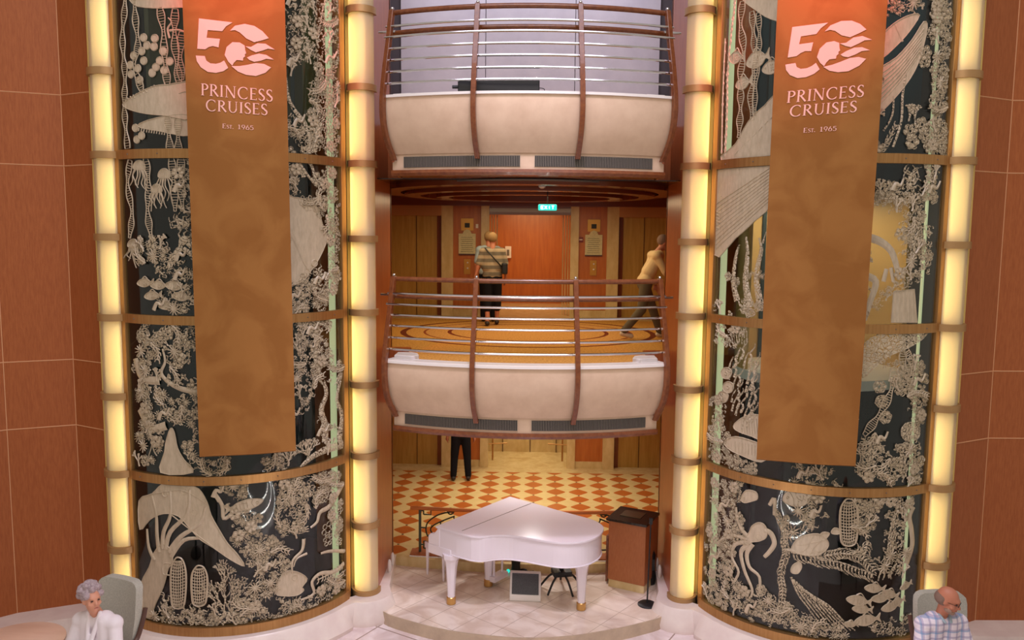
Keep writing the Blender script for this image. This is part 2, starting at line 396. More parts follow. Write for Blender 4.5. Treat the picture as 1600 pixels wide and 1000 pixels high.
# balcony slabs
BC = (0, 13.53)
TH = math.asin(1.70/4.2)
def slab_poly(Rb, back=16.2):
    pts = []
    for k in range(25):
        t = -TH+2*TH*k/24; pts.append((Rb*math.sin(t), BC[1]-Rb*math.cos(t)))
    return pts+[(1.66, 11.62), (3.0, 11.62), (3.0, back), (-3.0, back), (-3.0, 11.62), (-1.66, 11.62)]
carpet = carpet_mat()
struct(MB().prism(slab_poly(3.92, 15.7), -.04, 0).build('floor_middle', carpet), 'gold carpet of the middle lobby with oval medallion')
struct(MB().box(-3.0, 3.0, 15.7, 19.6, -.04, .003).build('floor_middle_border', marble_y), 'marble border of the middle lobby floor')
struct(MB().prism(slab_poly(3.92, 16.4), H-.04, H).build('floor_upper', carpet), 'carpeted floor of the upper deck')
for nm, dz in (('ceiling_lower', 0), ('ceiling_middle', H)):
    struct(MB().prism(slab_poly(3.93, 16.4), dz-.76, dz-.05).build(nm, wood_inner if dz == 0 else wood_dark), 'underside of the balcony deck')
for s_, dz in ((-1, 0), (1, 0), (-1, H), (1, H)):
    a, c = sorted((s_*1.665, s_*1.948))
    struct(MB().box(a, c, 11.38, 11.56, dz-.76, dz+.02).build('trim_deck_side', wood_inner), 'wood infill between deck edge and wall')
# inner wood walls beside the lobby opening
for sx, nm in ((-1, 'wall_left_inner'), (1, 'wall_right_inner')):
    b = MB(); x0, x1 = sorted((sx*1.95, sx*2.25)); b.box(x0, x1, 10.46, 11.62, LOB-.02, 6.9)
    x0, x1 = sorted((sx*1.95, sx*3.05)); b.box(x0, x1, 11.56, 11.64, LOB-.02, 6.9)
    struct(b.build(nm, wood_inner), 'orange brown wood wall beside the lobby opening')
    x0, x1 = sorted((sx*2.98, sx*3.08))
    struct(MB().box(x0, x1, 11.6, 19.6, LOB-.1, 6.9).build('wall_lobby_left' if sx < 0 else 'wall_lobby_right', wood_inner), 'wood side wall of the lobbies')
# outer wood walls with folds and pale grooves
for sx, nm in ((-1, 'wall_left'), (1, 'wall_right')):
    if sx < 0: pts = [(-5.07, 9.5), (-5.55, 9.74), (-6.22, 9.43), (-7.8, 8.0)]
    else: pts = [(5.07, 9.5), (5.60, 9.79), (8.5, 9.9)]
    b = MB(); n = len(pts); off = .25
    vs = []
    for z in (FLR, 6.9):
        for p in pts: vs.append((p[0], p[1], z))
        for p in pts: vs.append((p[0]+sx*.1, p[1]+off, z))
    m = 2*n
    fs = [(i, i+1, m+i+1, m+i) for i in range(n-1)]+[(n+i, m+n+i, m+n+i+1, n+i+1) for i in range(n-1)]+[(0, m, m+n, n), (n-1, 2*n-1, m+2*n-1, m+n-1)]
    b.add(vs, fs); w = struct(b.build(nm, wood_wall), 'red brown linen textured wood wall outside the tower')
    g = MB()
    for z in (-.75, .07, 2.41, 3.24, 5.2):
        for i in range(n-1):
            a, c = Vector((*pts[i], z)), Vector((*pts[i+1], z)); g.tube([a, c], .007, 4)
    for p in pts[1:-1]: g.tube([(p[0], p[1]-.002, FLR), (p[0], p[1]-.002, 6.9)], .006, 4)
    g.build('groove', groove_m, w)
    bp = []
    inner = [(p[0], p[1]) for p in pts]
    outer = [(p[0]-sx*.02, p[1]-.42 if i else p[1]-.1) for i, p in enumerate(pts)]
    struct(MB().prism(outer+inner[::-1], FLR, -3.05).build('baseboard_left' if sx < 0 else 'baseboard_right', marble), 'pale marble curb along the foot of the outer wood wall')
# pale wall at the back of the upper lobby, dark band beside it
uw = MB().box(-2.3, 2.3, 12.35, 12.45, H, 6.9)
b = MB()
for x0, x1 in ((-1.90, -.66), (-.65, .65), (.66, 1.88)): b.box(x0, x1, 12.26, 12.34, H, 6.9)
struct(b.build('wall_upper_back', pale_wall_m), 'pale lilac panelled wall behind the upper railing')
struct(uw.build('wall_upper_dark', mat('grey_gap', srgb(90, 84, 92), .7)), 'dark gap beside the pale panels')

# --- elevator wall at the back of both lobbies
YW = 16.3
def elevator_wall(z0, lvl):
    zc_ = z0+2.32
    wd = MB()
    for s in (-1, 1):
        a, c = sorted((s*.97, s*1.53)); wd.box(a, c, YW+.02, YW+.1, z0+.14, zc_)
    struct(wd.build('wall_back_'+lvl, wood_panel), 'orange wood panels between the elevator frames')
    st = MB()
    for s in (-1, 1):
        a, c = sorted((s*1.53, s*1.76)); st.box(a, c, YW-.05, YW+.2, z0, zc_-.12)
        a, c = sorted((s*.81, s*.97)); st.box(a, c, YW-.04, YW+.2, z0, zc_)
        a, c = sorted((s*.97, s*1.53)); st.box(a, c, YW, YW+.1, z0, z0+.14)
    struct(st.build('trim_marble_'+lvl, marble_y), 'yellow marble door surrounds')
    for s in (-1, 1):
        a, c = sorted((s*1.76, s*3.0)); hd = MB().box(a, c, YW-.05, YW+.2, z0+2.0, z0+2.2)
        struct(hd.build('trim_lintel_'+lvl, mat('lintel_copper', srgb(206, 150, 100), .2, .3)), 'polished copper toned lintel')
        d = MB().box(a, c, YW+.12, YW+.18, z0, z0+2.02)
        do = struct(d.build('door_%d' % (1 if s < 0 else 2), door_m), 'olive gold elevator door')
        MB().box(s*2.28-.006, s*2.28+.006, YW+.105, YW+.125, z0, z0+2.0).build('seam', seam_m, do)
        MB().box(min(s*1.76, s*1.86), max(s*1.76, s*1.86), YW+.09, YW+.13, z0, z0+2.0).build('jamb', wood_dark, do)
    li = MB().box(-.81, .81, YW-.02, YW+.2, z0+2.03, zc_)
    struct(li.build('trim_head_'+lvl, wood_dark), 'dark wood head above the central opening')
elevator_wall(0, 'middle'); elevator_wall(LOB, 'lower')
# room beyond the middle opening
struct(MB().box(-1.6, 1.6, 19.5, 19.6, 0, 2.4).build('wall_corridor_back', wood_panel), 'orange lit wood wall beyond the opening')
struct(MB().box(-1.6, -1.0, 16.5, 19.5, 0, 2.4).box(1.0, 1.6, 16.5, 19.5, 0, 2.4).build('wall_corridor_sides', wood_panel), 'wood side walls of the corridor')
struct(MB().box(-1.6, 1.6, 16.5, 19.6, 2.4, 2.5).build('ceiling_corridor', wood_dark), 'corridor ceiling')
b = MB()
for s in (-1, 1):
    for k, x in enumerate((.79, .74, .69)): b.box(min(s*x, s*(x-.022)), max(s*x, s*(x-.022)), 16.6+k*.12, 16.64+k*.12, 0, 2.05)
struct(b.build('trim_2', marble_y), 'pale vertical door edges inside the opening')
cw = MB()
for x in (-.55, .05, .62): cw.box(x-.008, x+.008, 17.48, 17.5, LOB, LOB+2.2)
struct(MB().box(-1.6, 1.6, 17.5, 17.6, LOB, LOB+2.3).build('wall_lower_corridor', marble_y), 'cream panelled wall beyond the lower opening')
struct(cw.build('trim_3', seam_m), 'thin vertical joints of the cream wall')
for s in (-1, 1):
    t = thing('pull_handle', 'bronze cross shaped push handle at the %s edge of the lower central opening' % ('left' if s < 0 else 'right'), 'door handle', (s*.72, 16.46, LOB+.42), 'push handles in the lower opening')
    MB().tube([(s*.72, 16.46, LOB+.1), (s*.72, 16.46, LOB+.8)], .018).build('upright_bar', bronze, t, True)
    MB().tube([(s*.80, 16.43, LOB+.45), (s*.42, 16.43, LOB+.47)], .014).build('push_bar', bronze, t, True)
# ceiling rings over the middle lobby and lower
for dz, nm in ((H, 'middle'),):
    z = dz-.76
    def ellring(a0, b0, a1, b1, z0, z1, m, name, cy=13.3):
        n = 64; vs = []
        for a, bb, zz in ((a0, b0, z0), (a0, b0, z1), (a1, b1, z1), (a1, b1, z0)):
            for k in range(n):
                t = 2*PI*k/n; vs.append((a*math.cos(t), cy+bb*math.sin(t), zz))
        fs = [(i*n+k, i*n+(k+1) % n, ((i+1) % 4)*n+(k+1) % n, ((i+1) % 4)*n+k) for i in range(4) for k in range(n)]
        o = MB().add(vs, fs).build(name, m, None, True); struct(o, 'curved glossy ceiling ring'); return o
    struct(MB().box(-2.95, 2.95, 10.6, 16.25, z-.012, z).build('ceiling_soffit', black_gloss), 'black mirror ceiling of the middle lobby')
    ellring(1.9, 3.0, 1.75, 2.75, z-.03, z-.012, grille_m, 'trim_4')
    ellring(2.35, 2.85, 2.05, 2.5, z-.07, z-.012, wood_dark, 'trim_5')
    ellring(2.0, 2.1, 1.75, 1.85, z-.11, z-.012, wood_dark, 'trim_6')
    ellring(1.5, 1.3, 1.3, 1.1, z-.13, z-.012, wood_dark, 'trim_7')
    struct(MB().box(-2.98, 2.98, 15.9, 16.3, z-.16, z-.012).build('trim_8', wood_dark), 'dark wood cornice above the elevator doors')

# ================================================================= BALCONIES
def arc_pts(Rb, z, t0=-TH, t1=TH, n=36):
    return [(Rb*math.sin(t0+(t1-t0)*k/n), BC[1]-Rb*math.cos(t0+(t1-t0)*k/n), z) for k in range(n+1)]
def arcprof(mb, prof, t0=-TH, t1=TH, n=36):
    return mb.arcsolid((BC[0], BC[1]), prof, -PI/2+t0, -PI/2+t1, n)
def balcony(dz, lvl):
    t = thing('balcony', 'curved white balcony front with two vent grilles on the %s deck' % lvl, 'balcony', (0, BC[1]-4.2, dz))
    arcprof(MB(), [(4.20, dz+.12), (4.225, dz+.10), (4.23, dz+.02), (4.215, dz-.12), (4.17, dz-.28), (4.09, dz-.43), (4.02, dz-.53), (3.94, dz-.53), (3.94, dz+.12)]).build('parapet', parapet_m, t, True)
    arcprof(MB(), [(4.185, dz+.10), (4.25, dz+.10), (4.25, dz+.13), (4.0, dz+.13), (4.0, dz+.10)]).build('coping', white_paint, t, True, )
    arcprof(MB(), [(4.0, dz-.53), (4.0, dz-.715), (3.93, dz-.715), (3.93, dz-.53)]).build('grille_surround', parapet_m, t, True)
    arcprof(MB(), [(4.03, dz-.715), (4.04, dz-.75), (4.02, dz-.785), (3.92, dz-.785), (3.92, dz-.715)]).build('bottom_moulding', wood_rail, t, True)
    for s in (-1, 1):
        a, c = (-.375, -.022) if s < 0 else (.022, .375)
        g = arcprof(MB(), [(4.004, dz-.56), (4.004, dz-.685), (3.99, dz-.685), (3.99, dz-.56)], a, c, 20).build('vent_grille', dark_hole, t)
        b = MB(); n = 72
        for k in range(n+1):
            q = a+(c-a)*k/n; b.obox((4.008*math.sin(q), BC[1]-4.008*math.cos(q), dz-.6225), .0095, .014, .125, q)
        b.build('grille_slats', grille_m, g)
    # side returns
    for s in (-1, 1):
        x = 4.2*math.sin(TH)*s; y = BC[1]-4.2*math.cos(TH)
        x -= s*.05; MB().add([(x, y+.08, dz-.5), (x, y+.08, dz+.09), (x, 10.5, dz+.09), (x, 10.5, dz-.76), (x*.96, y+.3, dz-.76), (x-s*.05, y+.1, dz+.09), (x-s*.05, 10.5, dz+.09), (x-s*.05, 10.5, dz-.76), (x*.96-s*.05, y+.3, dz-.76), (x-s*.05, y+.1, dz-.5)],
                 [(0, 1, 2, 3, 4), (9, 8, 7, 6, 5), (1, 5, 6, 2), (0, 4, 8, 9), (0, 9, 5, 1), (2, 6, 7, 3), (3, 7, 8, 4)]).build('side_panel', wood_inner, t)
        # curved curb block on the deck behind each end
        pts = [(s*1.60, 10.05), (s*1.02, 9.60) if False else (s*1.60, 9.78), (s*1.38, 9.70), (s*1.30, 9.82), (s*1.34, 9.98), (s*1.42, 10.05)]
        MB().prism(pts if s > 0 else pts[::-1], dz, dz+.17).build('curb_block', white_paint, t, False, .01)
    r = thing('balcony_railing', 'wood and chrome railing with four curved posts on the %s deck' % lvl, 'railing', (0, BC[1]-4.05, dz+.12))
    MB().tube(arc_pts(4.04, dz+1.10), .03, 10).build('handrail', wood_rail, r, True)
    MB().tube(arc_pts(3.985, dz+.885), .028, 10).build('lower_handrail', wood_rail, r, True)
    for z, Rr in ((.927, 4.12), (.80, 4.15), (.67, 4.14), (.54, 4.14), (.40, 4.17), (.264, 4.2)):
        MB().tube(arc_pts(Rr, dz+z), .0145, 8).build('chrome_rail', chrome, r, True)
    prof = [(1.13, 4.06), (.95, 4.10), (.75, 4.14), (.5, 4.20), (.25, 4.25), (.08, 4.275), (-.1, 4.275), (-.28, 4.235), (-.43, 4.16), (-.55, 4.07), (-.60, 4.04)]
    for q in (-.405, -.143, .143, .405):
        P = smooth_path([(Rr*math.sin(q), BC[1]-Rr*math.cos(q), dz+z) for z, Rr in prof], 4)
        b = MB(); tx, ty = math.cos(q), math.sin(q)
        vs = []
        for i, p in enumerate(P):
            w = .029; d = .030
            rx, ry = math.sin(q), -math.cos(q)
            for a_, b_ in ((-w, d), (w, d), (w, -d), (-w, -d)):
                vs.append((p.x+tx*a_+rx*b_, p.y+ty*a_+ry*b_, p.z))
        n = len(P); fs = [(i*4+k, i*4+(k+1) % 4, (i+1)*4+(k+1) % 4, (i+1)*4+k) for i in range(n-1) for k in range(4)]+[(0, 1, 2, 3), (4*n-1, 4*n-2, 4*n-3, 4*n-4)]
        po = b.add(vs, fs).build('post', wood_rail, r, False, .006)
        MB().ell((P[0].x, P[0].y, dz+1.145), .02, .02, .02, 10, 6).build('chrome_cap', chrome, po, True)
    for s in (-1, 1):
        q = s*.405; x, y = 4.0*math.sin(q), BC[1]-4.0*math.cos(q)
        b = MB(); b.tube([(x, y, dz+.90), (s*1.78, y+.06, dz+.90)], .016)
        b.build('wall_bracket', chrome, r, True)
balcony(0, 'middle'); balcony(H, 'upper')
t = thing('lighting_case', 'slim black equipment case lying on the upper balcony parapet', 'case', (-.35, 9.48, H+.145))
p0, p1 = -.80, .13
MB().box(p0, p1, 9.46, 9.62, H+.131, H+.285).build('body', black, t, False, .012)
MB().tube([(p0-.07, 9.54, H+.21), (p0+.01, 9.54, H+.21)], .02).build('knob', black, t, True)
MB().tube(smooth_path([(p1-.02, 9.58, H+.21), (p1+.05, 9.58, H+.20), (p1+.06, 9.58, H+.15)], 4), .005, 6).build('cable', black, t, True)

# ================================================================= LAMP COLUMNS
ZT, RS = 4.371, .9329
ringz = [ZT+RS]+[ZT-k*RS for k in range(9)]
def lamp_column(cx, cy, r, face, inner_side, lbl):
    t = thing('lamp_column', lbl, 'wall lamp', (cx, cy, ringz[-1]), 'backlit columns of stacked frosted tubes')
    sx = 1 if cx > 0 else -1
    a0, a1 = face-PI/2-.25, face+PI/2+.25
    for k in range(len(ringz)-1):
        zt, zb = ringz[k]-.035, ringz[k+1]+.035
        sh = MB().lathe((cx, cy, 0), [(r-.02, zb), (r-.02, zt)], 26, a0, a1).build('lamp_shade', lamp_glass, t, True)
    # one fluorescent tube per segment, set towards the glass wall
    ox, oy = inner_side
    for k in range(len(ringz)-1):
        zt, zb = ringz[k]-.10, ringz[k+1]+.10
        MB().tube([(cx+ox, cy+oy, zb), (cx+ox, cy+oy, zt)], .019, 8).build('fluorescent_tube', tube_m, t)
    sg = 1 if ox > 0 else -1
    MB().box(min(cx-sg*.015, cx-sg*.03), max(cx-sg*.015, cx-sg*.03), cy-r+.075, cy+.03, ringz[-1], ringz[0]).build('added_baffle', white_paint, t)  # unseen plate added to keep tube light off the shade's outer half
    for k in range(1, len(ringz)):
        z = ringz[k]
        hgt = .04 if k < len(ringz)-1 else .05
        MB().arcsolid((cx, cy), [(r+.015, z-hgt), (r+.015, z+hgt), (.02, z+hgt), (.02, z-hgt)], a0, a1, 26).build('ring_band', bronze2, t, True)
    return t
LPX, LPY = (-4.79, 9.42), (-2.10, 10.37)
for s in (-1, 1):
    side = 'left' if s < 0 else 'right'
    # outer lamp
    lc = lamp_column(s*4.835, 9.44, .19, -PI/2, (-s*.095, -.055), 'tall lit column of frosted tubes on the outer side of the %s glass tower' % side)
    x0, x1 = sorted((s*5.06, s*4.66))
    MB().box(x0, x1, 9.47, 9.53, -3.09, 5.3).build('back_panel', cream_panel, lc)
    lc = lamp_column(s*2.09, 10.37, .175, -PI/2, (s*.085, -.05), 'tall lit column of frosted tubes on the inner side of the %s glass tower' % side)
    x0, x1 = sorted((s*2.30, s*1.952))
    MB().box(x0, x1, 10.40, 10.46, -3.09, 5.3).build('back_panel', cream_panel, lc)

# ================================================================= GLASS TOWERS
TR = 1.61
TCX, TCY = 3.82, 10.69
def tower_xy(s, ang, r):     # ang measured for the left tower, mirrored for the right
    return (s*(-(-TCX)-0) if False else s*TCX*1.0 + (math.cos(ang)*r if s < 0 else -math.cos(ang)*r), TCY+math.sin(ang)*r)
A0, A1 = rad(-122), rad(-20)
def arc_t(s, prof, a0=A0, a1=A1, n=40):
    if s < 0: return MB().arcsolid((-TCX, TCY), prof, a0, a1, n)
    return MB().arcsolid((TCX, TCY), prof, PI-a1, PI-a0, n)
bands = [2.505, .639, -1.227]
towers = {}
panes = {}
for s in (-1, 1):
    side = 'left' if s < 0 else 'right'
    t = thing('elevator_tower', 'curved glass elevator tower on the %s with frosted sea life reliefs' % side, 'glass tower', (s*TCX, TCY, -3.1))
    towers[s] = t
    edges = [5.2]+bands+[-3.02]
    for i in range(4):
        zt, zb = edges[i], edges[i+1]
        panes[(s, i)] = arc_t(s, [(TR, zb), (TR, zt), (TR-.012, zt), (TR-.012, zb)]).build('glass_pane', glass_m, t, True)
    for z in bands:
        b = arc_t(s, [(TR+.03, z-.052), (TR+.03, z+.052), (TR-.03, z+.052), (TR-.03, z-.052)]).build('bronze_band', bronze, t, True)
        sc = MB()
        for k in range(7):
            a = A0+(A1-A0)*(k+.5)/7; x, y = tower_xy(s, a, TR+.031); sc.ell((x, y, z), .008, .008, .008, 6, 4)
        sc.build('screw_heads', grille_m, b)
    arc_t(s, [(TR+.05, -3.10), (TR+.05, -2.99), (TR-.04, -2.99), (TR-.04, -3.10)]).build('base_rail', bronze, t, True)
    for a in (A0-.005, A1+.01):
        x, y = tower_xy(s, a, TR+.0); MB().obox((x, y, 1.1), .10, .055, 8.4, (a+PI/2) if s < 0 else (PI-a+PI/2)).build('mullion', bronze, t, False, .004)
        x, y = tower_xy(s, a+(-.07 if a < -1 else .09), TR+.02)
    # dark shaft behind
    a0, a1 = rad(-5), rad(222)
    prof = [(TR-.06, -3.1), (TR-.06, 5.2), (TR+.0, 5.2), (TR+.0, -3.1)]
    if s < 0: sh = MB().arcsolid((-TCX, TCY), prof, a0, a1, 40)
    else: sh = MB().arcsolid((TCX, TCY), prof, PI-a1, PI-a0, 40)
    sh.build('shaft_lining', shaft_m, t, True)
    MB().lathe((s*TCX, TCY, 0), [(TR-.02, -3.12), (TR-.02, -3.08)], 40).build('shaft_floor', dark_hole, t)
    MB().box(s*TCX-.05, s*TCX+.05, 11.7, 11.8, -3.08, 5.2).box(s*TCX-.55, s*TCX-.50, 11.5, 11.6, -3.08, 5.2).box(s*TCX+.50, s*TCX+.55, 11.5, 11.6, -3.08, 5.2).build('guide_rail', mat('guide_rail_steel', srgb(60, 76, 78), .4, .5), t)
    p = onY(519 if s < 0 else 1128, 500, 10.55)
    MB().box(p.x-.035, p.x+.035, 10.53, 10.6, -3.0, 5.2).build('light_strip', green_strip, t)
    if s > 0:
        p = onY(1441, 500, 9.62); MB().box(p.x-.035, p.x+.035, 9.60, 9.65, -3.0, 5.2).build('light_strip', green_strip, t)
    a, c = sorted((s*4.628, s*4.642)); f_ = MB().box(a, c, 9.315, 9.95, -3.08, 5.2)
    a, c = sorted((s*2.322, s*2.336)); f_.box(a, c, 10.2, 10.62, -3.08, 5.2).build('glow_blocker', dark_hole, t)  # dark plates added to block the lamp glow at the glass edges
    # elevator car
    z0, z1 = ((-.05, 2.15) if s > 0 else (2.9, 5.1))
    car = thing('elevator_car', ('beige lit elevator car inside the right glass tower' if s > 0 else 'olive elevator car high inside the left glass tower'), 'elevator', (s*TCX, TCY, z0))
    pr_ = [(1.05, z0), (1.05, z1), (1.0, z1), (1.0, z0)]
    MB().arcsolid((s*TCX, TCY), pr_, rad(-15), rad(195), 30).build('car_wall', car_m if s > 0 else mat('olive_car', srgb(96, 92, 56), .5), car, True)
    MB().lathe((s*TCX, TCY, 0), [(1.07, z0-.12), (1.07, z0)], 36).build('car_floor', white_paint if s > 0 else dark_hole, car)
    MB().lathe((s*TCX, TCY, 0), [(1.07, z1), (1.07, z1+.1)], 36).build('car_roof', dark_hole, car)
    if s > 0:
        MB().lathe((s*TCX, TCY+.3, 0), [(.5, z1-.03), (.5, z1-.01)], 24).build('ceiling_light', car_ceiling, car)
        MB().box(s*TCX-.12, s*TCX+.0, 11.63, 11.68, 1.45, 1.65).build('indicator_panel', iron, car)
# plinths
for s in (-1, 1):
    side = 'left' if s < 0 else 'right'
    def ring_line(off, z):
        P = []
        for k in range(30):
            a = rad(-124)+(rad(-27)-rad(-124))*k/29; P.append((-TCX+math.cos(a)*(TR+off), TCY+math.sin(a)*(TR+off), z))
        L0 = [(-5.12, 9.42-off*.6, z), (-4.99, 9.24-off, z), (-4.80, 9.17-off, z)]
        c = (-2.10, 10.37); rr = .26+off*.75
        L1 = [(c[0]+rr*math.cos(rad(a)), c[1]+rr*math.sin(rad(a)), z) for a in range(-100, 5, 15)]
        L1 = [q for q in L1]
        # straight run along the wood wall
        L2 = [(-1.95+.11+off*.2, 10.55, z), (-1.95+.08+off*.1, 11.0, z), (-1.94+.04, 11.6, z)]
        return L0+P+L1+L2
    top = ring_line(.13, -3.10); top2 = ring_line(.155, -3.125); bot = ring_line(.26, FLR+.06); toe = ring_line(.24, FLR)
    n = len(top)
    inner = [(-5.12, 9.75, -3.10)]+[(-4.6, 9.75, -3.10)]
    vs = []; 
    for L_ in (top, top2, bot, toe): vs += [(-s*x if s > 0 else x, y, z) for x, y, z in L_]
    fs = [(j*n+i, j*n+i+1, (j+1)*n+i+1, (j+1)*n+i) for j in range(3) for i in range(n-1)]
    # flat ledge: fan inward
    m0 = len(vs); vs += [((1 if s > 0 else -1)*a, b_, -3.10) for a, b_ in [(TCX+(x+TCX)*-.8 if False else TCX-(x+TCX)*.82, TCY+(y-TCY)*.82) for x, y, z in top[:-3]]]
    vs += [((1 if s > 0 else -1)*2.05, y, -3.10) for x, y, z in top[-3:]]
    fs += [(i, i+1, m0+i+1, m0+i) for i in range(n-1)]
    o = MB().add(vs, fs).build('tower_plinth', marble, None, True)
    tag(o, 'pale marble plinth curving round the foot of the %s glass tower' % side, 'plinth')

# ================================================================= SEA LIFE RELIEFS
rnd = random.Random(7)
PIDX = {panes[k].name: k[1] for k in panes}
ZR = [(5.1, 2.56), (2.45, .695), (.585, -1.17), (-1.285, -2.98)]
class Relief:
    """shapes drawn on the unrolled glass (u along the arc, v up, w outwards), then wrapped round the tower"""
    def __init__(s, side): s.s = side; s.mb = MB(); s.lay = 0; s.polys = []
    def uv(s, x, y):
        d = ray(x, y); cx, cy = s.s*TCX, TCY; r = TR+.004
        ox, oy = C0[0]-cx, C0[1]-cy
        a = d[0]**2+d[1]**2; b = 2*(ox*d[0]+oy*d[1]); c = ox*ox+oy*oy-r*r; q = b*b-4*a*c
        t = (-b-math.sqrt(max(q, 0)))/(2*a); p = C0+d*t
        ang = math.atan2(p[0]-cx, -(p[1]-cy))
        return (ang*TR, p[2])
    def w0(s): s.lay += 1; return .002+.0006*(s.lay % 9)
    def ribbon(s, uvs, w, h=.006, n=4, taper=None):
        P = smooth_path([(p[0], p[1], 0) for p in uvs], n) if len(uvs) > 2 else [Vector((p[0], p[1], 0)) for p in uvs]
        N = len(P); w0 = s.w0(); vs = []
        for i, p in enumerate(P):
            T = (P[min(i+1, N-1)]-P[max(i-1, 0)]); 
            if T.length < 1e-9: T = Vector((0, 1, 0))
            T.normalize(); nn = Vector((-T.y, T.x, 0))
            ww = w[0]+(w[1]-w[0])*i/(N-1) if isinstance(w, tuple) else w
            for k, hh in ((-1, 0), (-.3, h*1.7), (.3, h*1.7), (1, 0)):
                q = p+nn*ww*.5*k; vs.append((q.x, q.y, w0+hh))
        fs = [(i*4+k, i*4+k+1, (i+1)*4+k+1, (i+1)*4+k) for i in range(N-1) for k in range(3)]
        s.mb.add(vs, fs)
    def disc(s, c, rx, ry=None, rot=0, n=10, h=.006):
        ry = ry or rx; w0 = s.w0(); vs = [(c[0], c[1], w0+h)]
        for rr, hh in ((.7, h*.9), (1, 0)):
            for k in range(n):
                t = 2*PI*k/n; x, y = rx*rr*math.cos(t), ry*rr*math.sin(t)
                vs.append((c[0]+x*math.cos(rot)-y*math.sin(rot), c[1]+x*math.sin(rot)+y*math.cos(rot), w0+hh))
        fs = [(0, 1+k, 1+(k+1) % n) for k in range(n)]+[(1+k, 1+n+k, 1+n+(k+1) % n, 1+(k+1) % n) for k in range(n)]
        s.mb.add(vs, fs)
    def ring(s, c, r, w, n=12, ry=1, rot=0):
        s.ribbon([(c[0]+r*math.cos(2*PI*k/n+rot), c[1]+r*ry*math.sin(2*PI*k/n+rot)) for k in range(n+1)], w, n=1)
    def poly(s, uvs, rim=.012, sm=3, lines=None):
        P = smooth_path([(p[0], p[1], 0) for p in uvs], sm, True) if sm > 1 else [Vector((p[0], p[1], 0)) for p in uvs]
        bm = bmesh.new(); w0 = s.w0()
        try: f = bm.faces.new([bm.verts.new(p) for p in P])
        except Exception: bm.free(); return
        f.normal_update(); bmesh.ops.triangulate(bm, faces=[f])
        us = [p.x for p in P]; u = math.floor(min(us)/.1)*.1
        while u < max(us):
            bmesh.ops.bisect_plane(bm, geom=bm.verts[:]+bm.edges[:]+bm.faces[:], plane_co=(u, 0, 0), plane_no=(1, 0, 0), dist=1e-5); u += .1
        bm.verts.index_update()
        s.mb.add([(v.co.x, v.co.y, w0+.003) for v in bm.verts], [tuple(v.index for v in f.verts) for f in bm.faces]); bm.free()
        if rim: s.ribbon([(p.x, p.y) for p in P]+[(P[0].x, P[0].y)], rim, .007, 1)
    # ---- motifs in picture pixels
    K = .0072
    def R(s, pts, w, **k):
        s.ribbon([s.uv(*p) for p in pts], tuple(a*s.K for a in w) if isinstance(w, tuple) else w*s.K, **k)
    def Pg(s, pts, **k): s.poly([s.uv(*p) for p in pts], **k)
    def kelp(s, pts, w=10):
        P = smooth_path([(*s.uv(*p), 0) for p in pts], 5); L_ = 0; w *= s.K; Q = [P[0]]
        for a, b in zip(P, P[1:]):
            d = (b-a).length; m = max(1, int(d/.022))
            for k in range(1, m+1): Q.append(a.lerp(b, k/m))
        a_, b_ = [], []
        for i, p in enumerate(Q):
            T = (Q[min(i+1, len(Q)-1)]-Q[max(i-1, 0)]).normalized(); nn = Vector((-T.y, T.x, 0))
            o = w*(.45+.22*math.sin(i*.55)); a_.append(p+nn*o); b_.append(p-nn*o)
            if i % 1 == 0: s.ribbon([(p-nn*o)[:2], (p+nn*o)[:2]], .009, n=1)
        s.ribbon([p[:2] for p in a_], .011, n=1); s.ribbon([p[:2] for p in b_], .011, n=1)
    def coral(s, x, y, r, ang=90, dep=4, spread=34, n=2, w=3.2, rng=None):
        rng = rng or rnd
        c = s.uv(x, y); r *= s.K
        def br(p, a, l, d, ww):
            q = (p[0]+l*math.cos(a), p[1]+l*math.sin(a)); m = ((p[0]+q[0])/2+rng.uniform(-.15, .15)*l, (p[1]+q[1])/2+rng.uniform(-.15, .15)*l)
            s.ribbon([p, m, q], (ww, ww*.8), n=2)
            if d <= 0: s.disc(q, ww*.75, n=7); return
            for k in range(n):
                br(q, a+rad(spread)*(k-(n-1)/2)*rng.uniform(.7, 1.5)+rng.uniform(-.2, .2), l*rng.uniform(.62, .9), d-1, ww*.86)
        br(c, rad(ang), r*.34, dep, w*s.K)
    def rosette(s, x, y, r, k=6):
        c = s.uv(x, y); r *= s.K
        for i in range(k):
            t = 2*PI*i/k+rnd.random()*.4; s.disc((c[0]+r*.62*math.cos(t), c[1]+r*.62*math.sin(t)), r*.36, r*.28, t, 8)
            s.ring((c[0]+r*.62*math.cos(t), c[1]+r*.62*math.sin(t)), r*.36, .006, 8)
        s.ring(c, r*.26, .012, 8)
    def urchin(s, x, y, r, k=12, w=2.2):
        c = s.uv(x, y); r *= s.K
        for i in range(k):
            t = 2*PI*i/k; a = r*rnd.uniform(.8, 1.1)
            s.ribbon([(c[0]+r*.2*math.cos(t), c[1]+r*.2*math.sin(t)), (c[0]+a*math.cos(t), c[1]+a*math.sin(t))], (w*s.K, w*s.K*.5), n=1)
        s.disc(c, r*.3)
    def rings(s, x, y, r, k=5):
        c = s.uv(x, y); r *= s.K
        for i in range(k):
            t = 2*PI*i/k+.3; s.ring((c[0]+r*.6*math.cos(t), c[1]+r*.6*math.sin(t)), r*.28, .011, 9)
    def dots(s, x, y, r, k=14):
        c = s.uv(x, y); r *= s.K
        for i in range(k):
            t = rnd.random()*2*PI; q = math.sqrt(rnd.random())*r; s.disc((c[0]+q*math.cos(t), c[1]+q*math.sin(t)), rnd.uniform(.008, .016), n=7)
            s.ring((c[0]+q*math.cos(t), c[1]+q*math.sin(t)), rnd.uniform(.014, .022), .005, 8)
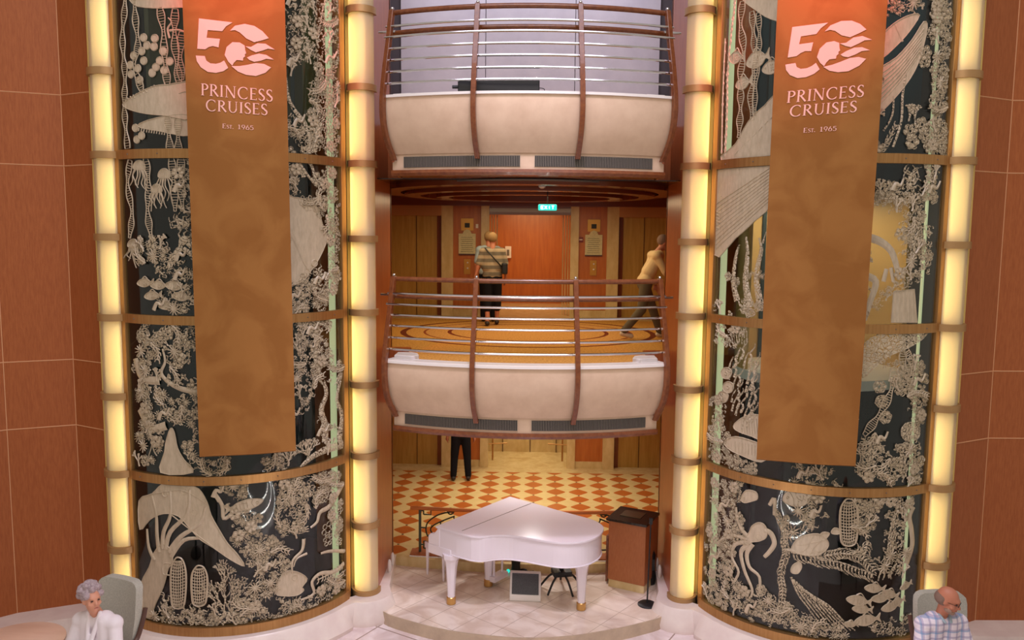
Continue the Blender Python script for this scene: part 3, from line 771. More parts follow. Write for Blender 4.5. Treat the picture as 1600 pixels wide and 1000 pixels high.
    def curls(s, x, y, r, k=9):
        c = s.uv(x, y); r *= s.K
        for i in range(k):
            t = rnd.random()*2*PI; q = math.sqrt(rnd.random())*r*.8; p = (c[0]+q*math.cos(t), c[1]+q*math.sin(t)); a = rnd.random()*6.3; l = r*rnd.uniform(.35, .6)
            s.ribbon([(p[0]+l*j/4*math.cos(a+j*.6), p[1]+l*j/4*math.sin(a+j*.6)) for j in range(5)], (.013, .007), n=2)
    def flame(s, x, y, r, k=7, ang=90):
        c = s.uv(x, y); r *= s.K
        for i in range(k):
            t = rad(ang+rnd.uniform(-75, 75)); l = r*rnd.uniform(.6, 1.15); b = rnd.choice((-1, 1))*.5; p = (c[0]+rnd.uniform(-.3, .3)*r, c[1]+rnd.uniform(-.4, .2)*r)
            s.ribbon([p, (p[0]+l*.4*math.cos(t+b), p[1]+l*.4*math.sin(t+b)), (p[0]+l*.75*math.cos(t-b*.3), p[1]+l*.75*math.sin(t-b*.3)), (p[0]+l*math.cos(t+b*.4), p[1]+l*math.sin(t+b*.4))], (.026, .006), n=2)
    def frond(s, pts, ll=14, side=0, ang=55, step=.03, w=3.2, curve=.4):
        P = smooth_path([(*s.uv(*p), 0) for p in pts], 6); ll *= s.K
        s.ribbon([p[:2] for p in P], (.028, .014), n=1); acc = 0
        for a, b in zip(P, P[1:]):
            acc += (b-a).length
            if acc < step: continue
            acc = 0; T = math.atan2(b.y-a.y, b.x-a.x)
            for sd in ((1, -1) if side == 0 else (side,)):
                t = T+sd*rad(ang); l = ll*rnd.uniform(.8, 1.15)
                s.ribbon([a[:2], (a.x+l*.5*math.cos(t), a.y+l*.5*math.sin(t)), (a.x+l*math.cos(t-sd*curve), a.y+l*math.sin(t-sd*curve))], (w*s.K, w*s.K*.45), n=2)
    def fish(s, x, y, L_, ang=0, fat=.42, scales=True):
        c = s.uv(x, y); L_ *= s.K; a = rad(ang); ca, sa = math.cos(a), math.sin(a)
        T = lambda p: (c[0]+(p[0]*ca-p[1]*sa)*L_, c[1]+(p[0]*sa+p[1]*ca)*L_)
        f = fat
        s.poly([T(p) for p in ((-.5, .0), (-.36, f*.32), (-.1, f*.5), (.15, f*.38), (.32, f*.1), (.5, f*.42), (.44, 0), (.5, -f*.42), (.32, -f*.1), (.15, -f*.34), (-.1, -f*.45), (-.36, -f*.28))], rim=.009)
        s.ribbon([T(p) for p in ((-.15, f*.5), (.0, f*.72), (.16, f*.4))], (.02, .008)); s.ribbon([T(p) for p in ((-.1, -.02), (.02, -f*.2), (.08, -.02))], .008)
        s.ring(T((-.34, f*.08)), .035*L_, .006, 8); s.ribbon([T(p) for p in ((-.24, f*.34), (-.2, 0), (-.25, -f*.3))], .006)
        if scales:
            for i in range(4):
                for j in (-1, 0, 1): s.ribbon([T(p) for p in ((-.1+i*.09, j*f*.2+.03), (-.07+i*.09, j*f*.2), (-.1+i*.09, j*f*.2-.03))], .005, n=1)
    def jelly(s, x, y, r):
        s.Pg([(x-r, y+r*.4), (x-r*.95, y-r*.3), (x-r*.5, y-r*.9), (x, y-r*1.05), (x+r*.5, y-r*.9), (x+r*.95, y-r*.3), (x+r, y+r*.4), (x+r*.4, y+r*.55), (x-r*.4, y+r*.55)], rim=.012)
        for k in (-.6, -.3, 0, .3, .6): s.R([(x+r*k*.3, y-r*.95), (x+r*k*1.1, y-r*.2), (x+r*k*1.2, y+r*.4)], 1.1)
        for k in range(7):
            q = -.8+1.6*k/6; l = rnd.uniform(2.2, 4.2)*r
            s.R([(x+q*r, y+r*.5), (x+q*r*1.4+rnd.uniform(-3, 3), y+r*.5+l*.35), (x+q*r*1.6+rnd.uniform(-4, 5), y+r*.5+l*.7), (x+q*r*2.1+rnd.uniform(-3, 6), y+r*.5+l)], (2.4, .9))
    def sponge(s, x, y, w, h, lean=0):
        pts = [(x-w*.35, y+h*.5), (x-w*.5, y+h*.2), (x-w*.5, y-h*.25), (x-w*.25, y-h*.47), (x, y-h*.52), (x+w*.3, y-h*.45), (x+w*.5, y-h*.2), (x+w*.48, y+h*.2), (x+w*.3, y+h*.5)]
        P = smooth_path([(*s.uv(*p), 0) for p in pts], 4, True); s.ribbon([p[:2] for p in P]+[P[0][:2]], .02, n=1)
        for k in range(-3, 4): s.R([(x+k*w*.1, y+h*.5), (x+k*w*.145, y+h*.2), (x+k*w*.145, y-h*.25), (x+k*w*.09, y-h*.46)], 1.7)
        m = int(h/5)
        for k in range(m):
            yy = y-h*.46+h*.94*k/m; f = 1 if abs(yy-y) < h*.3 else .72
            s.R([(x-w*.48*f, yy+1), (x, yy+3), (x+w*.48*f, yy-1)], 1.5, n=2)
    def fill(s, poly, step=13, r=9, kinds='crdfu', holes=(), dens=.92):
        s.polys.append(poly)
        def inside(x, y):
            c = False; n = len(poly)
            for i in range(n):
                x1, y1 = poly[i]; x2, y2 = poly[(i+1) % n]
                if (y1 > y) != (y2 > y) and x < (x2-x1)*(y-y1)/(y2-y1)+x1: c = not c
            return c
        xs = [p[0] for p in poly]; ys = [p[1] for p in poly]; y = min(ys)
        while y < max(ys)+step*.5:
            x = min(xs)
            while x < max(xs)+step*.5:
                px, py = x+rnd.uniform(-.3, .3)*step, y+rnd.uniform(-.3, .3)*step
                if inside(px, py) and rnd.random() < dens and all((px-h[0])**2+(py-h[1])**2 > h[2]**2 for h in holes):
                    k = rnd.choice(kinds); rr = r*rnd.uniform(.85, 1.2)
                    if k == 'c': s.coral(px, py+rr*.5, rr*1.25, 90+rnd.uniform(-60, 60), 3)
                    elif k == 'r': s.rosette(px, py, rr)
                    elif k == 'd': s.dots(px, py, rr, 9)
                    elif k == 'f': s.flame(px, py, rr*1.2, 6, rnd.uniform(40, 140))
                    elif k == 'u': s.urchin(px, py, rr)
                    elif k == 'o': s.rings(px, py, rr)
                    elif k == 'k': s.curls(px, py, rr*1.15)
                x += step
            y += step*.9
    def accents(s, poly, step=30, seed=1):
        # larger legible growths laid over the filigree
        n0 = s.lay; xs = [p[0] for p in poly]; ys = [p[1] for p in poly]
        def inside(x, y):
            c = False; n = len(poly)
            for i in range(n):
                x1, y1 = poly[i]; x2, y2 = poly[(i+1) % n]
                if (y1 > y) != (y2 > y) and x < (x2-x1)*(y-y1)/(y2-y1)+x1: c = not c
            return c
        v0 = len(s.mb.v); y = min(ys)+step*.4
        while y < max(ys):
            x = min(xs)+step*.3
            while x < max(xs):
                px, py = x+rnd.uniform(-.3, .3)*step, y+rnd.uniform(-.3, .3)*step
                if inside(px, py):
                    k = rnd.choice('frufgsrg'); a = rnd.uniform(0, 6.3)
                    if k == 'f':
                        L_ = rnd.uniform(12, 18); q1 = (px-L_*math.cos(a), py-L_*math.sin(a)); q2 = (px+L_*math.cos(a), py+L_*math.sin(a)); mm = (px+6*math.sin(a), py-6*math.cos(a)); s.frond([q1, mm, q2], 8, 0, 60, .026, 2.6)
                    elif k == 'r': s.rosette(px, py, 10)
                    elif k == 'u': s.urchin(px, py, 11, 11, 2.6)
                    elif k == 'g': s.coral(px, py+9, 24, 90+rnd.uniform(-40, 40), 3, 40, 2, 3.4)
                    else: s.R([(px-9, py+9), (px-4, py-2), (px+3, py+1), (px+8, py-10)], (7, 3))
                x += step
            y += step*.9
        s.mb.v[v0:] = [(u, v, w+.014) for u, v, w in s.mb.v[v0:]]
    def done(s, name, pane):
        vs = []
        cx, cy = s.s*TCX, TCY
        hi, lo = ZR[int(PIDX[pane.name])]
        umin, umax = (s.s*0-9, 9)
        ua, ub = (A0+PI/2)*TR+.03, (A1+PI/2)*TR-.02
        if s.s > 0: ua, ub = -ub, -ua
        for u, v, w in s.mb.v:
            u = min(max(u, ua), ub); v = min(max(v, lo), hi)
            a = u/TR; r = TR+.002+w; vs.append((cx+r*math.sin(a), cy-r*math.cos(a), v))
        s.mb.v = vs
        o = s.mb.build(name, etch_fine if ('coral' in name or 'weed' in name) else etch, pane)
        s.mb = MB()
        if s.polys:
            P = s.polys; s.polys = []
            for q in P: s.accents(q)
            if s.mb.v: s.done('growth_relief', pane)
        return o
#ART_BEGIN
A = Relief(-1)
# left tower, top pane
pn = panes[(-1, 0)]
for p in ([(198, -30), (195, 20), (192, 60), (196, 120), (195, 170), (200, 232)], [(210, -20), (212, 30), (216, 70), (210, 100), (217, 125), (222, 142)], [(250, 12), (256, 50), (257, 80), (262, 132)], [(262, 182), (266, 232)], [(274, 14), (273, 60), (277, 100), (280, 130)], [(285, 50), (282, 90), (284, 125)], [(278, 185), (279, 232)]):
    A.kelp(p, 9)
A.done('kelp_relief', pn)
A.Pg([(193, 163), (215, 147), (240, 135), (265, 132), (300, 131), (300, 184), (262, 181), (230, 178), (205, 172)])
A.Pg([(215, 197), (245, 184), (300, 180), (300, 212), (250, 205)])
for k in range(11): A.R([(198+k*4.6, 160-k*2.2), (195+k*4.6, 155-k*2.2)], 1.6, n=1); A.R([(218+k*4, 200+k*.6), (217+k*4, 205+k*.6)], 1.8, n=1)
A.R([(280, 146), (290, 143), (298, 147)], 2)
for k in range(16): A.disc(A.uv(215+k*5, 168+rnd.uniform(-5, 6)), .006, n=6)
A.Pg([(200, -25), (300, -30), (300, 10), (284, 12), (240, 13), (208, 6)])
A.done('whale_relief', pn)
for p in ((225, 59), (242, 60), (230, 71), (241, 73), (222, 80), (255, 80), (209, 87), (225, 95), (204, 102), (216, 107), (265, 96), (250, 95), (244, 105), (257, 110), (238, 114), (205, 116), (219, 125), (212, 200), (222, 212), (214, 218)):
    c = A.uv(*p); A.disc(c, .048, n=12); A.ring(c, .042, .008)
for p in ([(265, 60), (262, 45), (268, 35), (263, 28)], [(265, 48), (280, 47), (292, 52)]): A.R(p, (4, 2))
A.done('coin_cluster_relief', pn)
for p, w in (([(483, 240), (484, 215), (476, 192), (460, 172), (450, 150), (446, 120)], (9, 5)), ([(487, 238), (497, 205), (491, 180), (490, 160)], (6, 4)), ([(498, 75), (494, 60), (500, 40), (504, 10)], (4, 2)), ([(480, 80), (478, 60), (466, 62)], (5, 3)), ([(497, 205), (506, 185)], (4, 3)), ([(476, 50), (480, 25), (470, 5)], (4, 2))): A.R(p, w)
A.fill([(450, -5), (532, -5), (532, 110), (500, 95), (470, 100), (450, 125)], 11, 9, 'ckkc')
A.fill([(500, 100), (532, 100), (532, 240), (452, 240), (450, 195), (490, 205), (482, 155)], 12, 10, 'rko')
A.fill([(452, 175), (475, 178), (475, 215), (452, 215)], 11, 8, 'rk')
A.done('coral_relief', pn)
A.fill([(310, -20), (440, -20), (440, 230), (310, 230)], 26, 12, 'crf'); A.done('hidden_coral_relief', pn)
# left tower, second pane
pn = panes[(-1, 1)]
for p in ([(204, 250), (200, 290), (207, 330), (203, 372)], [(228, 247), (233, 290), (231, 330), (237, 372)], [(268, 246), (272, 290), (274, 330)], [(283, 246), (284, 300), (286, 330)]): A.kelp(p, 9)
A.done('kelp_relief', pn)
for x, y, r in ((218, 260, 9), (257, 273, 9), (245, 296, 8), (209, 382, 8)): A.jelly(x, y, r); A.done('jellyfish_relief', pn)
A.flame(285, 352, 22, 14, 110); A.flame(288, 375, 20, 10, 60); A.R([(300, 385), (285, 372), (280, 395), (262, 410)], (10, 4))
for p in ([(265, 420), (270, 405), (282, 388), (300, 398)],): A.R(p, 8)
A.fill([(208, 378), (240, 365), (262, 392), (300, 402), (300, 440), (262, 435), (215, 405)], 11, 9, 'ckfu', holes=((290, 405, 14),))
A.fill([(262, 458), (300, 445), (300, 488), (270, 488), (240, 470)], 12, 9, 'kfu')
A.fill([(276, 255), (300, 255), (300, 330), (280, 330)], 11, 7, 'fk')
A.done('coral_relief', pn)
for x, y, l, a in ((228, 442, 34, 5), (250, 446, 34, 0), (275, 447, 36, -5), (240, 462, 34, 8), (285, 464, 34, -8), (262, 478, 30, 5)): A.fish(x, y, l, a); A.done('fish_relief', pn)
A.Pg([(430, 308), (458, 308), (480, 313), (495, 325), (503, 350), (510, 372), (500, 400), (484, 425), (470, 440), (430, 442)])
A.R([(452, 360), (466, 388), (474, 410), (486, 428)], (9, 2))
A.ring(A.uv(491, 411), .04, .02); 
A.done('whale_relief', pn)
for p, w in (([(462, 246), (478, 270), (495, 292)], (7, 3)), ([(480, 246), (488, 262), (497, 290), (505, 300)], (7, 3))): A.R(p, w)
A.fill([(450, 256), (480, 272), (468, 300), (450, 302)], 10, 8, 'kr')
A.fill([(492, 252), (515, 260), (530, 300), (532, 430), (500, 440), (512, 400), (512, 370), (500, 335), (470, 315), (492, 300)], 11, 9, 'rkod')
A.fill([(456, 440), (500, 415), (528, 430), (515, 470), (520, 485), (456, 487)], 11, 9, 'kfur')
A.done('coral_relief', pn)
A.fill([(305, 250), (445, 250), (445, 485), (310, 485)], 26, 12, 'crf'); A.done('hidden_coral_relief', pn)
# left tower, third pane
pn = panes[(-1, 2)]
A.frond([(215, 528), (225, 512), (236, 500)], 10); A.frond([(228, 540), (250, 522), (275, 504)], 12); A.frond([(218, 600), (232, 640), (222, 668)], 11); A.frond([(250, 612), (262, 650), (290, 660)], 10)
A.done('feather_weed_relief', pn)
A.R([(254, 545), (258, 565), (252, 582), (262, 596), (285, 608), (312, 612)], (3, 10)); A.R([(212, 560), (222, 590), (250, 595)], (12, 14)); A.R([(218, 640), (236, 668), (260, 665)], (10, 14))
for p in ([(228, 660), (238, 690), (232, 715)], [(234, 660), (240, 700), (246, 712)]): A.R(p, (2.5, 1))
A.Pg([(252, 738), (258, 706), (260, 690), (267, 669), (273, 676), (278, 700), (288, 718), (302, 738)]); A.done('fin_relief', pn)
A.R([(290, 560), (275, 550)], 10); A.R([(288, 570), (276, 560)], 8)
A.fill([(211, 530), (240, 520), (300, 505), (305, 545), (290, 570), (268, 570), (262, 545), (240, 560), (238, 590), (215, 610), (211, 600)], 11, 9, 'ckfr', holes=((251, 570, 12),))
A.fill([(240, 582), (300, 580), (305, 605), (262, 600)], 11, 9, 'cc')
A.fill([(214, 610), (244, 600), (270, 625), (308, 600), (310, 735), (300, 735), (285, 700), (292, 660), (250, 650), (255, 700), (240, 720), (217, 735), (217, 700)], 11, 9, 'rkcu', holes=((253, 632, 12), (280, 680, 15), (232, 700, 14), (222, 632, 10)))
A.fill([(312, 716), (375, 719), (380, 742), (320, 742)], 11, 8, 'ckf'); A.fill([(412, 714), (455, 710), (450, 738), (415, 742)], 12, 8, 'rk')
A.done('coral_relief', pn)
A.frond([(470, 560), (468, 530), (478, 500)], 9); A.frond([(488, 510), (497, 530), (488, 560)], 9, step=.022); A.frond([(528, 560), (532, 580), (526, 600)], 9)
A.done('feather_weed_relief', pn)
A.fill([(457, 500), (512, 500), (515, 540), (528, 570), (534, 590), (505, 595), (490, 620), (478, 650), (458, 650)], 11, 9, 'kfurc', holes=((502, 625, 14),))
A.R([(505, 595), (510, 615), (502, 640), (508, 665), (508, 690)], (7, 15)); A.R([(532, 595), (526, 625), (534, 650), (530, 690)], (6, 14))
for a in (60, 80, 100, 120, 140): A.coral(482, 712, 26, a, 4)
A.R([(482, 722), (478, 700), (474, 690)], 3); A.R([(466, 735), (482, 718), (505, 704), (535, 694)], (5, 16)); A.fill([(500, 655), (530, 660), (530, 705), (500, 700)], 12, 7, 'ck'); A.fish(516, 668, 22, 10)
A.done('coral_relief', pn)
A.fill([(312, 500), (450, 500), (450, 700), (315, 700)], 26, 12, 'crf'); A.done('hidden_coral_relief', pn)
# left tower, lower pane
pn = panes[(-1, 3)]
q = lambda L_: [(100+x/3.846, 740+y/3.846) for x, y in L_]
A.Pg(q([(455, 160), (530, 120), (590, 60), (640, 40), (730, 45), (810, 90), (860, 170), (885, 250), (935, 340), (985, 420), (1040, 480), (1085, 555), (1000, 515), (900, 445), (820, 395), (760, 330), (690, 255), (600, 240), (520, 275), (460, 335)]))
for p in ([(530, 120), (600, 110), (720, 100), (860, 180)], [(640, 240), (740, 320), (900, 440)]): A.R(q(p), 2)
for x, y in ((610, 120), (725, 105), (785, 232)): A.ring(A.uv(*q([(x, y)])[0]), .035, .012)
A.done('whale_relief', pn)
A.Pg(q([(480, 900), (476, 760), (470, 650), (515, 560), (545, 470), (600, 420), (650, 470), (650, 540), (628, 570), (610, 640), (590, 700), (545, 800), (520, 890)]))
for p in ([(545, 520), (510, 440), (500, 330)], [(572, 470), (560, 370), (555, 240), (530, 130)], [(592, 450), (600, 350), (640, 250), (640, 100)], [(612, 450), (640, 350), (740, 240), (755, 95)], [(632, 470), (700, 380), (815, 300), (850, 200)], [(640, 500), (720, 400), (830, 388)]):
    A.R(q(p), (9, 4.5))
for p in ([(645, 540), (600, 540), (598, 600), (640, 610)],): A.R(q(p), 2.2)
A.done('squid_relief', pn)
A.sponge(*q([(688, 655)])[0], 24, 76); A.sponge(*q([(815, 672)])[0], 25, 60)
A.done('tube_sponge_relief', pn)
A.fish(*q([(1080, 190)])[0], 62, 190, .3); A.R(q([(900, 110), (950, 190), (960, 270), (1010, 240)]), 6)
A.R(q([(905, 130), (930, 170)]), 4)
r8 = lambda L_: [(360+x/3.846, 740+y/3.846) for x, y in L_]
A.Pg(r8([(290, 640), (330, 590), (400, 590), (460, 630), (430, 680), (440, 700), (400, 730), (330, 735), (270, 720)])); A.ring(A.uv(*r8([(385, 622)])[0]), .035, .01)
A.done('fish_relief', pn)
for p, w in (([(480, 325), (520, 290), (540, 230), (600, 190), (675, 60)], (4, 11)), ([(540, 480), (600, 465), (685, 465)], (4, 7)), ([(680, 540), (620, 590), (540, 600), (490, 650), (500, 720), (420, 760)], (9, 4)), ([(370, 600), (375, 520), (430, 460), (440, 390)], (3, 7)), ([(380, 560), (400, 510), (460, 480)], (2, 5))): A.R(r8(p), w)
A.frond(r8([(680, 545), (600, 600), (520, 640)]), 8, 0, 80, .035, 2.2)
A.done('eel_relief', pn)
for a in (60, 75, 90, 105, 120): A.coral(*q([(985, 860)])[0], 60, a, 4, 30)
for a in (95, 80): A.coral(*q([(960, 700)])[0], 40, a, 4)
for k in range(7): A.R(q([(1090+k*14, 860), (1080+k*16, 800), (1095+k*15, 740)]), (2.6, 1.6))
A.flame(*q([(760, 860)])[0], 22, 12, 90); A.flame(*q([(620, 780)])[0], 20, 6, 120)
A.urchin(*r8([(375, 800)])[0], 20, 16); A.urchin(*q([(1010, 840)])[0], 17, 9, 3); A.urchin(*q([(1210, 720)])[0], 14, 12)
A.rings(*r8([(585, 335)])[0], 16, 6); A.rings(*r8([(585, 400)])[0], 12, 5)
A.frond(r8([(320, 320), (380, 350), (470, 330)]), 8); A.frond(r8([(100, 440), (180, 560), (170, 660)]), 10); A.frond(r8([(580, 700), (630, 640), (680, 600)]), 10)
hol = [(*r8([(250, 320)])[0], 12), (*r8([(440, 520)])[0], 17), (*r8([(480, 620)])[0], 11), (*r8([(500, 220)])[0], 14), (*r8([(520, 420)])[0], 14), (*r8([(150, 100)])[0], 10), (*r8([(640, 780)])[0], 10), (*q([(1100, 620)])[0], 18), (*q([(930, 600)])[0], 14), (*q([(860, 730)])[0], 10)]
A.fill(r8([(0, 20), (110, 60), (120, 160), (0, 160)]), 11, 8, 'kdr')
A.fill(q([(880, 50), (1000, 60), (980, 130), (890, 110)]), 11, 8, 'kc')
A.fill(r8([(0, 200), (110, 240), (210, 280), (230, 380), (340, 400), (360, 560), (300, 640), (230, 760), (300, 860), (100, 900), (0, 900), (60, 700), (100, 560), (20, 400)]), 11, 9, 'kfrcud', holes=hol)
A.fill(r8([(280, 20), (640, 0), (680, 60), (560, 160), (470, 160), (440, 260), (420, 330), (460, 340), (300, 370), (260, 290), (290, 240)]), 11, 10, 'rokr', holes=hol)
A.fill(r8([(560, 120), (680, 130), (690, 440), (620, 440), (600, 260)]), 12, 9, 'rko', holes=hol)
A.fill(r8([(480, 740), (560, 660), (690, 560), (690, 700), (560, 790), (400, 850), (260, 880), (300, 740), (420, 760)]), 11, 9, 'kfu', holes=hol[:-3])
A.fill(q([(500, 880), (580, 800), (700, 830), (900, 800), (960, 860), (960, 905), (720, 910), (560, 895)]), 10, 9, 'kfd')
A.done('coral_relief', pn)
# right tower, top pane
A = Relief(1); pn = panes[(1, 0)]
A.frond([(1133, 245), (1136, 180), (1137, 120), (1142, 60), (1148, 10), (1150, -20)], 8, 0, 25, .025, 3.4); A.frond([(1128, 240), (1130, 150), (1134, 60)], 6, 0, 25, .03, 3)
A.kelp([(1161, 2), (1158, 40), (1163, 80), (1157, 120), (1158, 160), (1155, 215)], 10); A.kelp([(1175, 18), (1178, 60), (1180, 110), (1173, 150), (1176, 188)], 8); A.kelp([(1185, 20), (1187, 60), (1183, 110), (1180, 150), (1180, 180)], 7)
A.done('kelp_relief', pn)
for x, y, l, a in ((1152, 90, 34, 0), (1185, 93, 44, 12), (1208, 105, 36, 10), (1163, 130, 34, 8)): A.fish(x, y, l, a, .62); A.done('fish_relief', pn)
A.Pg([(1128, 250), (1150, 225), (1170, 190), (1195, 165), (1230, 140), (1240, 250)]); 
for k in range(9): A.R([(1150+k*9, 240-k*9), (1155+k*9, 234-k*9)], 3.5, n=1)
A.Pg([(1160, -5), (1200, -20), (1230, -20), (1230, 30), (1205, 30), (1180, 15)])
A.done('whale_relief', pn)
A.Pg([(1370, 112), (1400, 90), (1425, 62), (1443, 34), (1448, 44), (1440, 80), (1428, 112), (1405, 145), (1374, 175), (1368, 150)])
for k in range(7): A.R([(1372, 118+k*8), (1405, 92+k*6), (1443-k*1.5, 45+k*7)], 2.2)
A.Pg([(1375, 60), (1395, 38), (1420, 24), (1436, 24), (1420, 50), (1400, 72), (1380, 90), (1372, 88)]); A.R([(1398, 38), (1410, 65)], 4)
A.done('whale_fluke_relief', pn)
A.fill([(1384, -10), (1450, -10), (1450, 12), (1425, 18), (1384, 28)], 11, 8, 'kcd'); A.fill([(1452, -10), (1483, -10), (1480, 245), (1452, 245), (1450, 190), (1460, 130), (1452, 70)], 11, 9, 'rkod')
for p in ((1446, 82), (1444, 96)): A.rosette(*p, 11)
A.frond([(1465, 200), (1468, 160)], 9, step=.02); A.coral(1430, 195, 28, 100, 4); A.coral(1420, 190, 24, 80, 4); A.R([(1415, 115), (1410, 150), (1408, 190), (1395, 230)], 4); A.R([(1396, 150), (1394, 180), (1380, 205)], 3)
for p in ((1422, 205), (1440, 195), (1445, 212), (1425, 222), (1452, 228)): A.rosette(*p, 12)
A.frond([(1375, 240), (1390, 215), (1400, 195)], 8); A.done('coral_relief', pn)
A.fill([(1240, -20), (1370, -20), (1370, 240), (1240, 240)], 26, 12, 'crf'); A.done('hidden_coral_relief', pn)
# right tower, second pane
pn = panes[(1, 1)]
A.Pg([(1119, 258), (1205, 256), (1205, 318), (1180, 345), (1150, 372), (1117, 398)])
for k in range(11): A.R([(1119, 390-k*7), (1160, 352-k*6), (1204, 312-k*5)], 1.6)
for p in ((1128, 306), (1138, 290), (1150, 275), (1160, 273), (1170, 285), (1178, 282)): A.disc(A.uv(*p), .02, .012, .6)
for k in range(6): A.R([(1120, 330+k*5), (1126, 333+k*5)], 2, n=1)
A.done('whale_relief', pn)
for p, w in (([(1152, 470), (1146, 440), (1150, 400), (1156, 382)], (13, 3)), ([(1172, 480), (1165, 440), (1168, 400), (1166, 370)], (15, 4)), ([(1188, 475), (1182, 430), (1190, 390), (1186, 372)], (13, 3)), ([(1192, 380), (1198, 362)], (4, 2))): A.R(p, w); A.R(p, 1.4)
A.dots(1150, 440, 8); A.dots(1170, 430, 8); A.dots(1187, 430, 8); A.rosette(1138, 432, 8)
A.fill([(1114, 478), (1130, 470), (1140, 492), (1114, 492)], 10, 7, 'ck'); A.flame(1165, 482, 20, 12, 90); A.fish(1185, 478, 26, 160, .5); A.fish(1170, 488, 26, 170, .5)
A.done('seaweed_relief', pn)
A.R([(1345, 370), (1370, 375), (1392, 392), (1402, 422)], (14, 9)); A.Pg([(1396, 455), (1428, 452), (1432, 504), (1392, 504)], sm=1)
for k in range(5): A.R([(1400+k*6, 456), (1398+k*7, 504)], 2)
A.R([(1350, 430), (1368, 440), (1360, 470), (1350, 500)], (12, 8)); A.R([(1385, 420), (1380, 440)], 7); A.R([(1392, 418), (1396, 440)], 6)
A.done('whale_tail_relief', pn)
A.frond([(1446, 250), (1452, 268), (1458, 285)], 10, step=.02); A.flame(1425, 285, 26, 12, 90); A.coral(1428, 385, 34, 85, 4); A.coral(1425, 395, 34, 105, 4); A.R([(1430, 400), (1425, 370), (1420, 350)], 5)
A.fill([(1366, 280), (1402, 285), (1410, 330), (1385, 322), (1366, 318)], 10, 8, 'rk')
A.fill([(1410, 300), (1462, 260), (1466, 300), (1442, 330), (1452, 365), (1458, 410), (1425, 440), (1395, 465), (1360, 485), (1365, 470), (1405, 425), (1405, 350)], 11, 9, 'kckr', holes=((1425, 350, 8),))
A.done('coral_relief', pn)
A.fill([(1215, 262), (1355, 262), (1355, 500), (1210, 500)], 26, 12, 'crf'); A.done('hidden_coral_relief', pn)
# right tower, third pane
pn = panes[(1, 2)]
A.fill([(1114, 505), (1175, 510), (1168, 530), (1150, 535), (1145, 555), (1125, 550)], 10, 8, 'ckf')
for k in range(7): A.R([(1145+k*3, 505), (1143+k*4, 520), (1146+k*3.4, 538)], 1.8)
for k in range(16):
    x, y = 1150+rnd.uniform(-6, 30), 545+k*7; A.R([(x, y+16), (x+4, y+6), (x+2, y), (x+9, y-9), (x+10, y-16)], (5.5, 1.6))
    x -= 8; A.R([(x, y+20), (x+3, y+8), (x+8, y-2)], (5, 1.6))
A.done('flame_weed_relief', pn)
for x, y in ((1135, 583), (1138, 605), (1130, 620)): A.Pg([(x-8, y), (x-4, y-8), (x+4, y-8), (x+9, y-2), (x+5, y+8), (x-4, y+8)], rim=.008); A.ring(A.uv(x, y), .02, .012)
A.Pg([(1148, 662), (1165, 650), (1185, 648), (1200, 660), (1200, 690), (1175, 682), (1150, 672)]); A.Pg([(1132, 690), (1150, 682), (1185, 692), (1205, 705), (1190, 722), (1160, 712), (1140, 702)])
for k in range(9): A.R([(1158+k*4, 654), (1160+k*4, 678)], 1.3); A.R([(1150+k*5, 690+k), (1150+k*5, 706+k)], 1.3)
A.done('shell_relief', pn)
A.fill([(1110, 625), (1130, 620), (1138, 680), (1130, 690), (1150, 715), (1185, 725), (1182, 742), (1150, 735), (1112, 715)], 10, 8, 'rkd'); A.dots(1165, 730, 12, 16)
A.fill([(1245, 727), (1300, 732), (1310, 765), (1240, 755)], 11, 9, 'fcu')
A.Pg([(1348, 560), (1352, 535), (1385, 518), (1420, 522), (1448, 517), (1440, 530), (1415, 545), (1385, 558), (1365, 575), (1348, 590)])
A.done('coral_relief', pn)
A.kelp([(1412, 548), (1410, 565), (1418, 590)], 9); A.kelp([(1397, 575), (1392, 610), (1375, 645), (1350, 680)], 10); A.kelp([(1415, 545), (1425, 575), (1420, 600)], 8); A.kelp([(1348, 690), (1345, 735)], 8)
A.done('kelp_relief', pn)
for p in ((1374, 604), (1377, 627), (1383, 652)): A.rosette(*p, 11); A.ring(A.uv(*p), .07, .01)
A.Pg([(1408, 672), (1414, 662), (1428, 660), (1436, 668), (1434, 684), (1420, 690), (1410, 684)]); A.rings(1412, 607, 14, 6)
for a in (70, 90, 110): A.coral(1358, 728, 30, a, 4); A.coral(1412, 725, 32, a, 4)
A.fill([(1360, 548), (1400, 552), (1390, 575), (1370, 565)], 10, 8, 'ck'); A.fill([(1400, 570), (1446, 560), (1442, 660), (1425, 655), (1418, 620), (1395, 620)], 11, 9, 'krd')
A.fill([(1345, 680), (1380, 680), (1385, 720), (1380, 750), (1343, 750)], 11, 9, 'ckf'); A.fill([(1395, 700), (1440, 690), (1435, 762), (1380, 762)], 11, 9, 'ckr')
A.done('coral_relief', pn)
A.fill([(1200, 515), (1335, 520), (1330, 715), (1195, 705)], 26, 12, 'crf'); A.done('hidden_coral_relief', pn)
